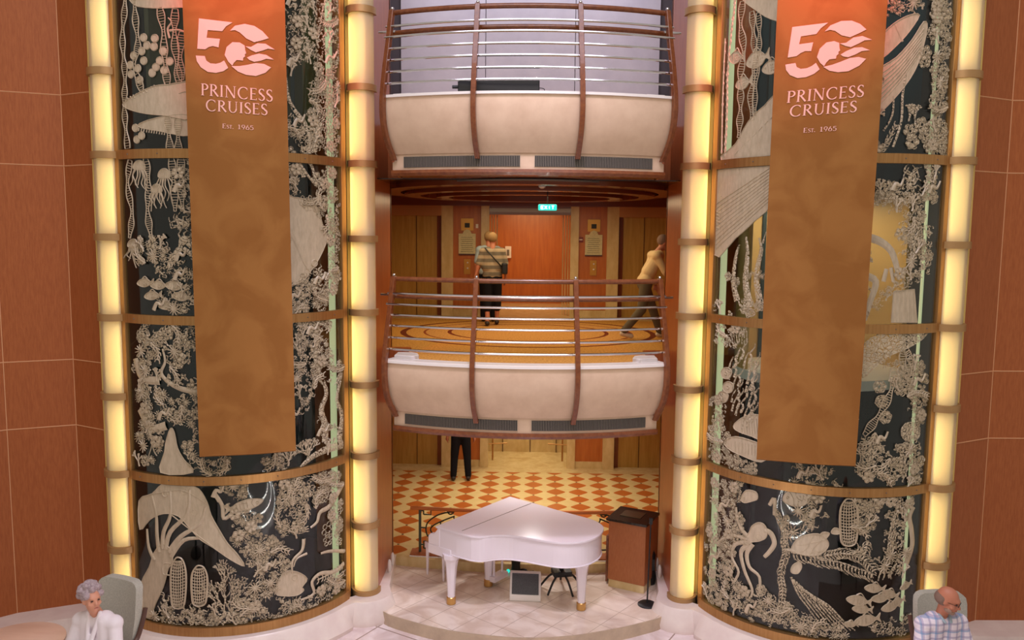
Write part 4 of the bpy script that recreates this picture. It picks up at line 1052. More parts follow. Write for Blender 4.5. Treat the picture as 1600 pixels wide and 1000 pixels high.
# right tower, lower pane
pn = panes[(1, 3)]
q = lambda L_: [(1080+x/3.845, 740+y/3.845) for x, y in L_]
A.Pg(q([(350, 350), (365, 315), (405, 293), (440, 305), (458, 345), (450, 385), (410, 405), (370, 410), (340, 425), (320, 400)])); A.ring(A.uv(*q([(405, 380)])[0]), .035, .012)
for p, w in (([(345, 385), (300, 330), (275, 260), (270, 200)], (9, 4)), ([(340, 410), (265, 425), (245, 500), (285, 590), (250, 660)], (8, 4)), ([(350, 425), (300, 470), (320, 580), (365, 690), (360, 740)], (9, 4)), ([(370, 420), (335, 480), (350, 560), (410, 620), (410, 720)], (9, 4)), ([(340, 395), (240, 370), (150, 420)], (8, 3)), ([(440, 340), (480, 360), (500, 420), (470, 470), (440, 500)], (10, 6))): A.R(q(p), w)
A.done('octopus_relief', pn)
A.Pg(q([(600, 460), (630, 400), (680, 370), (760, 360), (810, 390), (825, 430), (790, 475), (720, 490), (650, 480)]))
A.Pg(q([(770, 380), (790, 352), (830, 358), (815, 385), (795, 400)])); A.R(q([(630, 470), (600, 460), (560, 455)]), (8, 3))
for p in ([(640, 430), (700, 420), (790, 400)], [(660, 470), (700, 440), (730, 380)], [(720, 480), (740, 440), (780, 400)]): A.R(q(p), 1.4)
A.Pg(q([(840, 350), (860, 325), (890, 335), (890, 360), (855, 362)]))
A.done('turtle_relief', pn)
A.sponge(*q([(948, 290)])[0], 28, 70); A.done('tube_sponge_relief', pn)
A.frond(q([(600, 470), (740, 500), (880, 530), (1010, 570), (1110, 610)]), 20, -1, 75, .028, 3.6, .5); A.frond(q([(700, 490), (820, 490), (930, 480), (1040, 520), (1110, 600)]), 15, 0, 60, .03, 3.2)
A.frond(q([(575, 250), (560, 380), (570, 480), (540, 600), (550, 720), (530, 850)]), 12, 0, 50, .024, 3.2); A.frond(q([(500, 200), (540, 300), (580, 400)]), 12, 0, 45, .026, 3)
for k in range(8): A.R(q([(600+k*14, 620+k*14), (640+k*26, 720+k*10), (720+k*28, 830+k*8), (800+k*26, 940)]), (4, 1.8))
A.frond(q([(560, 760), (610, 860), (720, 980)]), 12, 0, 60, .025); A.frond(q([(1250, 160), (1210, 330), (1190, 470), (1150, 600)]), 16, 0, 35, .025, 3)
A.frond(q([(730, 130), (720, 230), (700, 330)]), 13, 0, 55, .026); A.frond(q([(480, 900), (520, 800), (500, 760)]), 12); A.urchin(*q([(610, 350)])[0], 14, 10, 3)
A.frond(q([(1060, 400), (1040, 480), (980, 450)]), 12, 0, 70, .022)
A.done('feather_weed_relief', pn)
for x, y, l, a in ((1010, 765, 42, 172), (1105, 690, 36, 175), (1195, 725, 34, 165), (1140, 750, 34, 180), (1030, 815, 34, 176), (1200, 800, 36, 190), (1290, 672, 26, 200), (1060, 880, 44, 190), (1240, 770, 30, 195), (960, 905, 24, 180)): A.fish(*q([(x, y)])[0], l, a-180, .42); A.done('fish_relief', pn)
A.R(q([(1335, 200), (1310, 260), (1320, 330), (1325, 430), (1290, 540)]), (8, 11)); A.fish(*q([(655, 140)])[0], 56, 20, .6); A.R(q([(470, 190), (500, 150), (500, 250)]), 6)
A.Pg(q([(300, 150), (330, 100), (390, 110), (400, 150), (370, 165), (320, 175)])); A.Pg(q([(600, 590), (610, 550), (650, 530), (665, 560), (640, 600)]))
A.done('eel_relief', pn)
ho = [(*q([(380, 240)])[0], 24), (*q([(410, 520)])[0], 16), (*q([(270, 540)])[0], 8), (*q([(1130, 200)])[0], 10), (*q([(1100, 420)])[0], 10)]
A.fill(q([(140, 20), (360, 60), (300, 140), (290, 260), (330, 380), (250, 420), (240, 600), (300, 640), (340, 700), (420, 690), (480, 760), (470, 900), (330, 860), (200, 790), (80, 740), (85, 400), (120, 300)]), 11, 9, 'kfrdu', holes=ho)
A.fill(q([(600, 100), (780, 100), (800, 160), (760, 300), (700, 340), (620, 200)]), 11, 9, 'kfc', holes=[(*q([(655, 140)])[0], 22)]); A.fill(q([(990, 110), (1150, 120), (1110, 260), (1060, 340), (1010, 400), (990, 300)]), 11, 9, 'rk')
A.fill(q([(1160, 110), (1340, 110), (1340, 200), (1290, 330), (1280, 640), (1150, 610), (1130, 500), (1200, 330)]), 11, 9, 'kfc')
A.fill(q([(1080, 900), (1320, 830), (1300, 970), (1060, 985)]), 11, 9, 'fk'); A.fill(q([(480, 820), (600, 780), (760, 900), (900, 930), (960, 985), (700, 985), (520, 920)]), 11, 9, 'kfu')
A.done('coral_relief', pn)
#ART_END

# ================================================================= BANNERS
# letters drawn as roman strokes: thick stems, thin hairlines, small serifs (units: cap height = 1)
def seg(p, q_, w): 
    d = Vector((q_[0]-p[0], q_[1]-p[1])); n = Vector((-d.y, d.x)).normalized()*w/2
    return [(p[0]-n.x, p[1]-n.y), (q_[0]-n.x, q_[1]-n.y), (q_[0]+n.x, q_[1]+n.y), (p[0]+n.x, p[1]+n.y)]
def arc(cx, cy, rx, ry, a0, a1, wt, wn, n=14):
    out = []
    for k in range(n):
        P = []
        for kk in (k, k+1):
            t = rad(a0+(a1-a0)*kk/n); w = wn+(wt-wn)*abs(math.cos(t)); P.append((cx+(rx-w/2)*math.cos(t), cy+(ry-w/2)*math.sin(t), cx+(rx+w/2)*math.cos(t), cy+(ry+w/2)*math.sin(t)))
        out.append([P[0][:2], P[0][2:], P[1][2:], P[1][:2]])
    return out
T_, N_ = .13, .055
def serif(x, y, w=.26): return seg((x-w/2, y), (x+w/2, y), .035)
def glyph(c):
    if c == 'P': return [seg((.16, 0), (.16, 1), T_), serif(.16, .018), serif(.12, .982, .2)]+arc(.3, .74, .27, .24, -90, 90, T_, N_)+[seg((.16, .98), (.32, .98), N_), seg((.16, .5), (.32, .5), N_)], .66
    if c == 'R': return [seg((.16, 0), (.16, 1), T_), serif(.16, .018), serif(.12, .982, .2)]+arc(.3, .75, .25, .23, -90, 90, T_, N_)+[seg((.16, .98), (.32, .98), N_), seg((.16, .52), (.32, .52), N_), seg((.32, .52), (.72, .0), T_)], .78
    if c == 'I': return [seg((.16, 0), (.16, 1), T_), serif(.16, .018), serif(.16, .982)], .34
    if c == 'N': return [seg((.16, 0), (.16, 1), N_), seg((.14, 1), (.80, 0), T_), seg((.80, 0), (.80, 1), N_), serif(.16, .018, .22), serif(.1, .982, .2), serif(.80, .982, .22)], .96
    if c == 'C': return arc(.52, .5, .42, .5, 50, 310, T_, N_, 22)+[seg((.80, .76), (.80, .93), .035), seg((.80, .08), (.82, .22), .03)], .92
    if c == 'E': return [seg((.16, 0), (.16, 1), T_), seg((.06, .98), (.56, .98), N_), seg((.06, .02), (.58, .02), N_), seg((.16, .52), (.48, .52), N_), seg((.56, 1), (.56, .86), .035), seg((.58, 0), (.59, .16), .035), seg((.48, .58), (.48, .46), .03)], .66
    if c == 'S': return arc(.30, .75, .20, .24, 40, 250, T_*.9, N_, 12)+[seg((.17, .66), (.43, .36), T_)]+arc(.29, .25, .21, .24, -140, 60, T_*.9, N_, 12)+[seg((.47, .80), (.47, .95), .03), seg((.08, .06), (.08, .22), .03)], .58
    if c == 'U': return [seg((.16, .35), (.16, 1), T_), seg((.70, .35), (.70, 1), N_), serif(.16, .982), serif(.70, .982, .2)]+arc(.43, .35, .27, .35, 180, 360, T_*.8, N_), .88
    if c == 't': return [seg((.24, .15), (.24, 1), .12), seg((.04, .95), (.46, .95), .1), seg((.04, .95), (.04, .8), .05), seg((.46, .95), (.46, .8), .05), seg((.12, .04), (.36, .04), .06), seg((.24, 0), (.24, .3), .12)], .54
    if c == '.': return [seg((.08, .0), (.08, .14), .14)], .34
    if c == '1': return [seg((.26, 0), (.26, 1), .13), seg((.06, .03), (.46, .03), .07), seg((.26, .98), (.08, .84), .09)], .56
    if c == '9': return arc(.3, .68, .24, .31, 0, 360, .12, .07, 18)+[seg((.51, .66), (.30, .0), .11)], .64
    if c == '6': return arc(.3, .31, .24, .31, 0, 360, .12, .07, 18)+[seg((.09, .34), (.34, 1), .11)], .64
    if c == '5': return [seg((.1, .95), (.5, .95), .1), seg((.12, .97), (.12, .56), .1)]+arc(.26, .33, .26, .31, -140, 110, .12, .07, 14), .64
    if c == 's': return glyph('S')
    return [], .4
def text_polys(txt, small_from=None, sc=.78):
    out = []; x = 0
    for i, c in enumerate(txt):
        g, a = glyph(c); k = sc if small_from is not None and small_from <= i < small_from+2 else 1
        for poly in g: out.append([(x+p[0]*k, p[1]*k) for p in poly])
        x += (a+.06)*k
    return out, x
LOGO = {
 'numeral': [[(128, 130), (335, 145), (295, 172), (272, 203), (183, 200), (176, 248), (258, 252), (250, 305), (215, 298), (190, 305), (168, 320), (118, 318)],
             [(108, 360), (165, 362), (175, 390), (200, 406), (235, 408), (262, 400), (285, 385), (310, 430), (280, 452), (235, 464), (185, 460), (140, 432), (115, 395)]],
 'waves': [[(320, 197), (350, 165), (410, 150), (470, 160), (520, 190), (560, 232), (520, 247), (470, 262), (420, 240), (380, 205), (350, 192)],
           [(415, 290), (450, 292), (490, 268), (540, 268), (598, 302), (555, 298), (520, 312), (480, 325), (450, 312)],
           [(425, 360), (455, 345), (500, 332), (545, 338), (592, 365), (545, 362), (510, 376), (470, 385), (440, 374)],
           [(330, 418), (380, 415), (430, 405), (480, 392), (530, 395), (575, 415), (540, 450), (480, 473), (420, 468), (370, 450)]],
 'profile_head': [[(288, 350), (300, 300), (335, 268), (380, 268), (410, 285), (414, 315), (420, 334), (411, 340), (413, 354), (402, 362), (400, 380), (362, 378), (345, 395), (335, 415), (310, 390)]]}
# left-banner crop frame: x 20..655 at y 0, x 60..685 at y 1000 (four crop pixels per picture pixel)
def crop_u(x, y): l = 20+.04*y; r = 655+.03*y; return (x-l)/(r-l)
def banner(s, yl, yr, corners, lbl):
    (tlx, trx, bl, br) = corners
    TL, TRr, BL, BR = onY(tlx, 0, yl), onY(trx, 0, yr), onY(*bl, yl), onY(*br, yr)
    t = thing('hanging_banner', lbl, 'banner', ((BL.x+BR.x)/2, (BL.y+BR.y)/2, BL.z), 'matching banners on the glass towers')
    def P(u, v, off=0):           # u across, v = height in metres
        a = BL.lerp(TL, (v-BL.z)/(TL.z-BL.z)); b = BR.lerp(TRr, (v-BR.z)/(TRr.z-BR.z)); p = a.lerp(b, u)
        p.z = v
        bow = -.03*math.sin(PI*u)+.006*math.sin(u*9+v*.8)
        return Vector((p.x, p.y+bow-off, p.z))
    ztop = 5.3; nu, nv = 20, 50; vs = []
    for k, off in ((0, 0), (1, -.004)):
        for j in range(nv+1):
            for i in range(nu+1):
                u = i/nu; zb = BL.z+(BR.z-BL.z)*u; vs.append(P(u, zb+(ztop-zb)*j/nv, off))
    m = (nu+1)*(nv+1); fs = []
    for j in range(nv):
        for i in range(nu):
            a = j*(nu+1)+i; fs.append((a, a+1, a+nu+2, a+nu+1)); fs.append((m+a, m+a+nu+1, m+a+nu+2, m+a+1))
    for i in range(nu): fs.append((i, m+i, m+i+1, i+1)); a = nv*(nu+1)+i; fs.append((a, a+1, m+a+1, m+a))
    for j in range(nv): a = j*(nu+1); fs.append((a, a+nu+1, m+a+nu+1, m+a)); a += nu; fs.append((a, m+a, m+a+nu+1, a+nu+1))
    MB().add(vs, fs).build('cloth', banner_m, t, True)
    MB().tube([P(i/10, BL.z+(BR.z-BL.z)*i/10+.012, -.002) for i in range(11)], .007, 6).build('bottom_hem', banner_m, t, True)
    MB().tube([P(-.02, 5.29, 0), P(1.02, 5.29, 0)], .018).build('hanging_rod', bronze, t, True)
    vz = lambda ypx: onY((tlx+trx)/2, ypx, (yl+yr)/2).z
    def put(polys, fn, name, parent):
        b = MB()
        for poly in polys:
            bm = bmesh.new()
            f = bm.faces.new([bm.verts.new((p[0], p[1], 0)) for p in poly]); f.normal_update(); bmesh.ops.triangulate(bm, faces=[f]); bm.verts.index_update()
            V = [fn(v.co.x, v.co.y) for v in bm.verts]; F = [tuple(v.index for v in f.verts) for f in bm.faces]; bm.free()
            b.add(V, F); b.add([v+Vector((0, .0025, 0)) for v in V], F)
        return b.build(name, print_m, parent)
    yo = 0 if s < 0 else 1.5
    for nm, polys in LOGO.items():
        def fn(x, y):
            u_ = crop_u(x, y); return P(u_ if s < 0 else u_-.02, vz(y/4 if s < 0 else (y+35-100*(u_-.14))/4), .007)
        sp = []
        for poly in polys:
            if nm == 'numeral': sp.append(poly)
            else: sp.append([(p.x, p.y) for p in smooth_path([(a, b_, 0) for a, b_ in poly], 3, True)] if nm == 'waves' and False else poly)
        put(sp, fn, nm, t)
    for txt, x0, x1, hgt, yl_, yr_ in ((('PRINCESS', 140, 592, 73, 605, 630), ('CRUISES', 170, 560, 69, 700, 716), ('ESt. 1965', 275, 472, 28, 806, 812)) if s < 0 else
                                      (('PRINCESS', 140, 592, 73, 640, 612), ('CRUISES', 162, 560, 69, 728, 705), ('ESt. 1965', 252, 452, 29, 830, 820))):
        polys, w = text_polys(txt, 1 if txt[0] == 'E' else None)
        def fn(x, y, x0=x0, x1=x1, w=w):
            X = x0+(x1-x0)*x/w; Yp = yl_+(yr_-yl_)*x/w-hgt*y
            return P(crop_u(X, Yp)-(0 if s < 0 else .028), vz(Yp/4), .007)
        put(polys, fn, {'P': 'lettering_upper', 'C': 'lettering_lower', 'E': 'date_lettering'}[txt[0]], t)
banner(-1, 8.80, 9.0, (285, 445, (312, 714), (462, 705)), 'tall copper banner with a pink number fifty emblem on the left glass tower')
banner(1, 9.0, 8.80, (1215, 1387, (1182, 718), (1337, 729)), 'tall copper banner with a pink number fifty emblem on the right glass tower')

# ================================================================= LOBBY FITTINGS
def wall_panel_set(s):
    side = 'left' if s < 0 else 'right'
    cx = -1.25 if s < 0 else 1.27; dx = cx
    t = thing('notice_plaque', 'cream notice plaque with a rounded crest on the %s wood panel of the middle lobby' % side, 'plaque', (dx, YW, 1.25), 'notice plaques beside the central opening')
    pts = [(-.17, 0), (.17, 0), (.17, .40), (.09, .40), (.06, .46), (0, .485), (-.06, .46), (-.09, .40), (-.17, .40)]
    b = MB(); n = len(pts)
    b.add([(dx+x, YW-.015, 1.25+z) for x, z in pts]+[(dx+x, YW+.02, 1.25+z) for x, z in pts], [tuple(range(n)), tuple(range(n, 2*n))[::-1]]+[(i, n+i, n+(i+1) % n, (i+1) % n) for i in range(n)])
    b.build('board', plaque_m, t)
    b = MB()
    for k in range(8): b.box(dx-.13+.01*(k % 3), dx+.12-.015*(k % 2), YW-.018, YW-.014, 1.29+k*.04, 1.296+k*.04)
    b.build('text_lines', iron, t); MB().box(dx-.17, dx+.17, YW-.02, YW+.0, 1.225, 1.25).build('lower_lip', chair_wood, t)
    t = thing('floor_indicator', 'square gold floor indicator with dark display above the %s plaque' % side, 'indicator', (dx, YW, 1.83), 'floor indicators above the plaques')
    MB().box(dx-.125, dx+.125, YW-.0, YW+.025, 1.71, 1.95).build('gold_frame', gold_plate, t)
    MB().box(dx-.05, dx+.05, YW-.006, YW+.0, 1.77, 1.86).build('dark_display', black, t)
    t = thing('call_button_plate', 'gold elevator call plate with two white buttons below the %s plaque' % side, 'call button', (dx, YW, .95), 'elevator call plates')
    MB().box(dx-.065, dx+.065, YW-.0, YW+.025, .84, 1.14).build('plate', gold_plate, t)
    for z in (1.07, .96): MB().ell((dx+.01, YW-.005, z), .018, .01, .018, 10, 6).build('button', white_lit if False else white_paint, t)
wall_panel_set(-1); wall_panel_set(1)
tag(MB().box(-1.08, -1.03, YW-.005, YW+.02, 1.76, 1.84).build('wall_switch', white_paint), 'small white wall switch right of the left gold floor indicator', 'switch')
t = thing('red_call_point', 'small dark red sign left of the right notice plaque', 'sign', (1.0, YW, 1.5)); MB().box(.97, 1.06, YW-.005, YW+.02, 1.5, 1.60).build('plate', mat('dark_red', srgb(120, 24, 24), .4), t); MB().box(.985, 1.045, YW-.009, YW-.004, 1.54, 1.56).build('white_stripe', white_paint, t)
t = thing('exit_sign', 'glowing teal exit sign hanging below the middle lobby ceiling', 'exit sign', (.27, 12.0, 1.98))
e0, e1 = onY(841, 324, 12), onY(870, 324, 12); zc_ = e0.z
MB().box(e0.x, e1.x, 11.985, 12.015, zc_-.045, zc_+.045).build('sign_face', teal_lit, t, False, .02)
b = MB(); w = (e1.x-e0.x)
def stroke_letters(b, txt, x0, x1, z0, z1, y):
    G = {'E': [(0, 0, 0, 1), (0, 1, 1, 1), (0, .5, .8, .5), (0, 0, 1, 0)], 'X': [(0, 0, 1, 1), (0, 1, 1, 0)], 'I': [(.5, 0, .5, 1)], 'T': [(0, 1, 1, 1), (.5, 0, .5, 1)]}
    n = len(txt); st = (x1-x0)/n
    for i, c in enumerate(txt):
        for a, b0, c2, d in G[c]: b.tube([(x0+st*(i+.12+.7*a), y, z0+(z1-z0)*b0), (x0+st*(i+.12+.7*c2), y, z0+(z1-z0)*d)], .006, 5)
stroke_letters(b, 'EXIT', e0.x+.035, e1.x-.03, zc_-.022, zc_+.022, 11.982); b.build('lettering', white_lit, t)
MB().tube([((e0.x+e1.x)/2, 12, zc_+.04), ((e0.x+e1.x)/2, 12, 2.36)], .006).build('hanger', black, t)
t = thing('ceiling_smoke_detector', 'small white detector on the middle lobby ceiling near the exit sign', 'smoke detector', (.2, 11.0, 2.33)); p = onY(847, 296, 11.2)
MB().lathe((p.x, 11.2, 2.30), [(.02, -.03), (.045, -.015), (.05, .05)], 14).build('housing', white_paint, t, True)
t = thing('hand_sanitiser', 'small white dispenser on the orange wall beyond the central opening', 'dispenser', (-.3, 19.45, 1.2)); p = onY(794, 394, 19.45)
MB().box(p.x-.075, p.x+.075, 19.38, 19.5, p.z-.14, p.z+.14).build('body', white_paint, t, False, .01); MB().box(p.x-.03, p.x+.03, 19.372, 19.38, p.z-.08, p.z+.06).build('window', grille_m, t)
for k, (x, y) in enumerate(((-1.75, 12.1), (1.75, 12.3))):
    t = thing('downlight', 'small lit downlight in the middle lobby ceiling near the %s wall' % ('left' if x < 0 else 'right'), 'downlight', (x, y, 2.33)); MB().lathe((x, y, 2.325), [(.05, 0), (.05, .02)], 16).build('lens', car_ceiling, t); MB().lathe((x, y, 2.32), [(.065, 0), (.065, .028), (.05, .028), (.05, 0), (.065, 0)], 16).build('trim_ring', bronze, t)

# ================================================================= PIANO
LZ = PLAT+1.04
def U(x, y, z=LZ): p = onZ(x, y, z); return (p.x, p.y)
A_ = Vector((*U(682, 822), 0)); B_ = Vector((*U(797, 776), 0)); e2 = (B_-A_).normalized(); e1 = Vector((e2.y, -e2.x, 0))
out_px = [(682, 822), (712, 831), (735, 837), (752, 838.5), (772, 836), (795, 835.5), (820, 838.5), (845, 843), (872, 847), (898, 847), (920, 843), (936, 835), (942, 826), (938, 819), (925, 812), (900, 805), (870, 797), (840, 788), (797, 776)]
OUT = [Vector((*U(*p), 0)) for p in out_px]
cen = sum(OUT, Vector())/len(OUT)
sm = []
body_pts = [OUT[0], OUT[1]]+smooth_path(OUT[2:16], 4)+OUT[16:]
def inset(P, d): return [p+(cen-p).normalized()*d for p in P]
pn_ = thing('grand_piano', 'white baby grand piano with closed lid on the marble platform', 'piano', (cen.x, cen.y, PLAT))
def prism3(P, z0, z1): return MB().prism([(p.x, p.y) for p in P], z0, z1)
lid = prism3(inset(body_pts, -.012), LZ-.028, LZ).build('lid', white_lacquer, pn_, False, .006)
fa, fb = Vector((*U(722, 829.5), 0)), Vector((*U(830, 786.5), 0))
lj = MB().tube([(fa.x, fa.y, LZ+.001), (fb.x, fb.y, LZ+.001)], .004, 4).build('lid_fold_seam', grille_m, lid)
prism3(inset(body_pts, .012), LZ-.33, LZ-.026).build('case', white_lacquer, pn_, False, .012)
prism3(inset(body_pts, -.0), LZ-.345, LZ-.325).build('case_bottom_moulding', white_lacquer, pn_, False, .008)
# keybed and cheeks
k0 = A_+e2*.02-e1*.0; wv = (B_-A_).length
def quad(o, a, b, la, lb): return [o, o+a*la, o+a*la+b*lb, o+b*lb]
kb = [A_-e1*.16+e2*.0, A_+e1*.25, B_+e1*.25, B_-e1*.16]
prism3(kb, LZ-.40, LZ-.27).build('keybed', white_lacquer, pn_, False, .01)
for o0 in (A_, B_-e2*.07):
    ck = MB(); q0 = o0-e1*.15; 
    sh_ = [(0, -.27), (0, -.17), (.03, -.13), (.10, -.12), (.15, -.06), (.17, -.03), (.2, -.03), (.2, -.27)]
    n = len(sh_); V = [(q0+e1*a+Vector((0, 0, LZ+z))) for a, z in sh_]+[(q0+e2*.07+e1*a+Vector((0, 0, LZ+z))) for a, z in sh_]
    ck.add(V, [tuple(range(n)), tuple(range(n, 2*n))[::-1]]+[(i, (i+1) % n, n+(i+1) % n, n+i) for i in range(n)]).build('key_cheek', white_lacquer, pn_, False, .006)
kq = quad(A_+e2*.08-e1*.13, e1, e2, .14, wv-.16)
ky = prism3(kq, LZ-.27, LZ-.235).build('keyboard', white_paint, pn_)
b = MB()
for i in range(50):
    if i % 7 in (2, 6): continue
    c = A_+e2*(.1+(wv-.2)*i/50)-e1*.06; b.obox((c.x, c.y, LZ-.23), .09, .012, .014, math.atan2(e1.y, e1.x))
b.build('black_keys', black, ky)
fq = quad(A_+e2*.08+e1*.01, e1, e2, .02, wv-.16); prism3(fq, LZ-.27, LZ-.03).build('fallboard', white_lacquer, pn_)
def leg(px, py):
    p = onZ(px, py, PLAT); o = MB().lathe((p.x, p.y, 0), [(.055, PLAT+.10), (.052, PLAT+.12), (.062, PLAT+.3), (.078, PLAT+.5), (.095, PLAT+.60), (.12, PLAT+.64), (.125, LZ-.34)], 8).build('leg', white_lacquer, pn_, False, .006)
    MB().lathe((p.x, p.y, 0), [(.05, PLAT), (.062, PLAT+.005), (.062, PLAT+.095), (.055, PLAT+.102)], 16).build('brass_caster_cup', brass, o, True)
leg(705, 943); leg(908, 952); leg(763, 915)
ly = onZ(778, 913, PLAT); lc_ = Vector((ly.x, ly.y, 0)); b = MB()
for k in (-.09, .09): c = lc_+e2*k; b.tube([(c.x, c.y, PLAT+.14), (c.x, c.y, LZ-.35)], .016)
b.obox((lc_.x, lc_.y, PLAT+.12), .12, .3, .07, math.atan2(e1.y, e1.x)); lo = b.build('pedal_lyre', white_lacquer, pn_)
for k in (-.07, 0, .07): c = lc_+e2*k-e1*.09; MB().obox((c.x, c.y, PLAT+.05), .12, .025, .012, math.atan2(e1.y, e1.x)).build('pedal', black, lo); MB().obox((c.x+.01, c.y, PLAT+.07), .02, .02, .05).build('pedal_rod', black, lo)
# bench
f1, f2 = onZ(668, 897, PLAT), onZ(691, 907, PLAT); d1 = Vector((f2.x-f1.x, f2.y-f1.y, 0)).normalized(); d2 = Vector((-d1.y, d1.x, 0)); BL_ = .34
bt = thing('piano_bench', 'white piano bench with tan cushion behind the left end of the piano', 'bench', (f1.x+d1.x*.17+d2.x*.35, f1.y+d1.y*.17+d2.y*.35, PLAT))
SZ = PLAT+.52; f1v = Vector((f1.x, f1.y, 0))
prism3(quad(f1v-d1*.03-d2*.03, d1, d2, BL_+.06, .80), SZ-.12, SZ-.03).build('frame', white_lacquer, bt, False, .008)
prism3(quad(f1v-d1*.02-d2*.02, d1, d2, BL_+.04, .78), SZ-.03, SZ+.03).build('cushion', tan, bt, False, .02)
for a, c in ((0, 0), (BL_, 0), (0, .74), (BL_, .74)):
    p = f1v+d1*a+d2*c; MB().lathe((p.x, p.y, 0), [(.014, PLAT), (.018, PLAT+.1), (.026, SZ-.12)], 8).build('leg', white_lacquer, bt)
# speaker wedge
w0, w1 = onZ(796, 939, PLAT), onZ(845, 941, PLAT)
t = thing('stage_monitor', 'white wedge speaker with dark grey grille on the platform under the piano', 'speaker', ((w0.x+w1.x)/2, w0.y+.15, PLAT))
sd = [(0, 0), (0, .09), (.24, .30), (.31, .30), (.36, .2), (.36, 0)]; n = len(sd)
MB().add([(w0.x, w0.y+a, PLAT+z) for a, z in sd]+[(w1.x, w1.y+a, PLAT+z) for a, z in sd], [tuple(range(n))[::-1], tuple(range(n, 2*n))]+[(i, (i+1) % n, n+(i+1) % n, n+i) for i in range(n)]).build('cabinet', white_paint, t, False, .012)
MB().add([(w0.x+.03, w0.y-.004, PLAT+.10), (w1.x-.03, w1.y-.004, PLAT+.10), (w1.x-.03, w1.y+.22, PLAT+.297), (w0.x+.03, w0.y+.22, PLAT+.297), (w0.x+.03, w0.y+.02, PLAT+.10), (w1.x-.03, w1.y+.02, PLAT+.10), (w1.x-.03, w1.y+.24, PLAT+.28), (w0.x+.03, w0.y+.24, PLAT+.28)], [(0, 1, 2, 3), (7, 6, 5, 4), (0, 4, 5, 1), (1, 5, 6, 2), (2, 6, 7, 3), (3, 7, 4, 0)]).build('speaker_grille', grey_mesh, t)
# black star stand
c = onZ(877, 921, PLAT)
t = thing('keyboard_stool_base', 'black star-legged stand under the tail of the piano', 'stand', (c.x, c.y, PLAT))
b = MB().tube([(c.x, c.y, PLAT+.22), (c.x, c.y, PLAT+.56)], .03); b.box(c.x-.02, c.x+.07, c.y-.02, c.y+.02, PLAT+.54, PLAT+.58); b.build('column', black, t, True)
MB().obox((c.x, c.y, PLAT+.25), .26, .2, .07, .2).build('hub_box', black, t, False, .01)
for a in (-130, -60, 20, 90, 165):
    q0 = rad(a); ex = .30
    MB().tube(smooth_path([(c.x+.08*math.cos(q0), c.y+.08*math.sin(q0), PLAT+.24), (c.x+.18*math.cos(q0), c.y+.18*math.sin(q0), PLAT+.17), (c.x+ex*math.cos(q0), c.y+ex*math.sin(q0), PLAT+.015)], 4), .015).build('leg', black, t, True)
# small stage lamp behind the monitor
c = onZ(806, 895, PLAT)
t = thing('floor_stage_light', 'small black floor light behind the white wedge speaker', 'stage light', (c.x, c.y, PLAT))
MB().lathe((c.x, c.y, PLAT), [(.06, 0), (.075, .03), (.06, .12), (.07, .2), (.045, .22)], 14).build('housing', black, t, True)
MB().tube(smooth_path([(c.x+.06, c.y, PLAT+.05), (c.x+.14, c.y-.05, PLAT+.07), (c.x+.18, c.y-.02, PLAT+.02), (c.x+.26, c.y-.03, PLAT+.04)], 4), .014).build('plug_cable', black, t, True)
MB().ell((c.x-.11, c.y, PLAT+.03), .03, .03, .03, 8, 6).build('green_lens', teal_lit, t)
# podium
a_, b_, cc, dd = onZ(949, 916, PLAT), onZ(1003, 928, PLAT), None, None
dx_ = Vector((b_.x-a_.x, b_.y-a_.y, 0)); L0 = dx_.length; dx_.normalize(); dy_ = Vector((-dx_.y, dx_.x, 0)); o0 = Vector((a_.x, a_.y, 0))
t = thing('podium', 'brown wood podium with dark granite top to the right of the piano', 'podium', (o0.x+.25, o0.y+.25, PLAT))
PZ = PLAT+.99
prism3(quad(o0, dx_, dy_, L0+.03, .55), PLAT+.11, PZ-.03).build('cabinet', podium_wood, t, False, .006)
prism3(quad(o0+dx_*.01+dy_*.01, dx_, dy_, L0+.01, .53), PLAT, PLAT+.11).build('marble_base', marble_y, t)
tp = prism3(quad(o0-dx_*.03-dy_*.03, dx_, dy_, L0+.08, .58), PZ-.035, PZ).build('granite_top', granite, t, False, .004)
prism3(quad(o0+dx_*.10+dy_*.16, dx_, dy_, .3, .26), PZ, PZ+.006).build('control_panel', mat('panel_brown', srgb(84, 64, 42), .2), tp)
prism3(quad(o0-dx_*.07+dy_*.1, dx_, dy_, .03, .42), PLAT+.02, PZ-.3).build('side_flap', wood_rail, t)
# microphone stand
c = onZ(1011, 945, PLAT); zt = PLAT+1.12
t = thing('microphone_stand', 'black microphone stand with round base in front of the podium', 'microphone stand', (c.x, c.y, PLAT))
MB().lathe((c.x, c.y, PLAT), [(.125, 0), (.125, .012), (.11, .024), (.02, .03)], 28).build('round_base', black, t, True)
MB().tube([(c.x, c.y, PLAT+.02), (c.x+.02, c.y, zt)], [.011, .009]).build('pole', black, t, True)
MB().obox((c.x+.02, c.y, zt+.03), .04, .04, .08).build('clip', black, t)
c2 = Vector((1.80, 11.1, 0))
t = thing('floor_spotlight', 'black stage spotlight on the floor between podium and wood wall', 'stage light', (c2.x, c2.y, PLAT))
MB().lathe((c2.x-.02, c2.y, PLAT), [(.07, 0), (.08, .1), (.06, .3), (.075, .42), (.04, .5)], 12).build('housing', black, t, True)
MB().obox((c2.x-.03, c2.y-.06, PLAT+.3), .12, .03, .16).build('bracket', black, t)
for s in (-1, 1):
    t = thing('marble_scroll', 'small white carved scroll on the plinth beside the %s wood wall' % ('left' if s < 0 else 'right'), 'ornament', (s*1.88, 11.0, -3.10))
    for k, (yy, hh) in enumerate(((11.0, .10), (11.25, .10))):
        MB().ell((s*1.895, yy, -3.10+hh*.8), .03, .05, hh, 12, 8).build('scroll', white_paint, t, True)

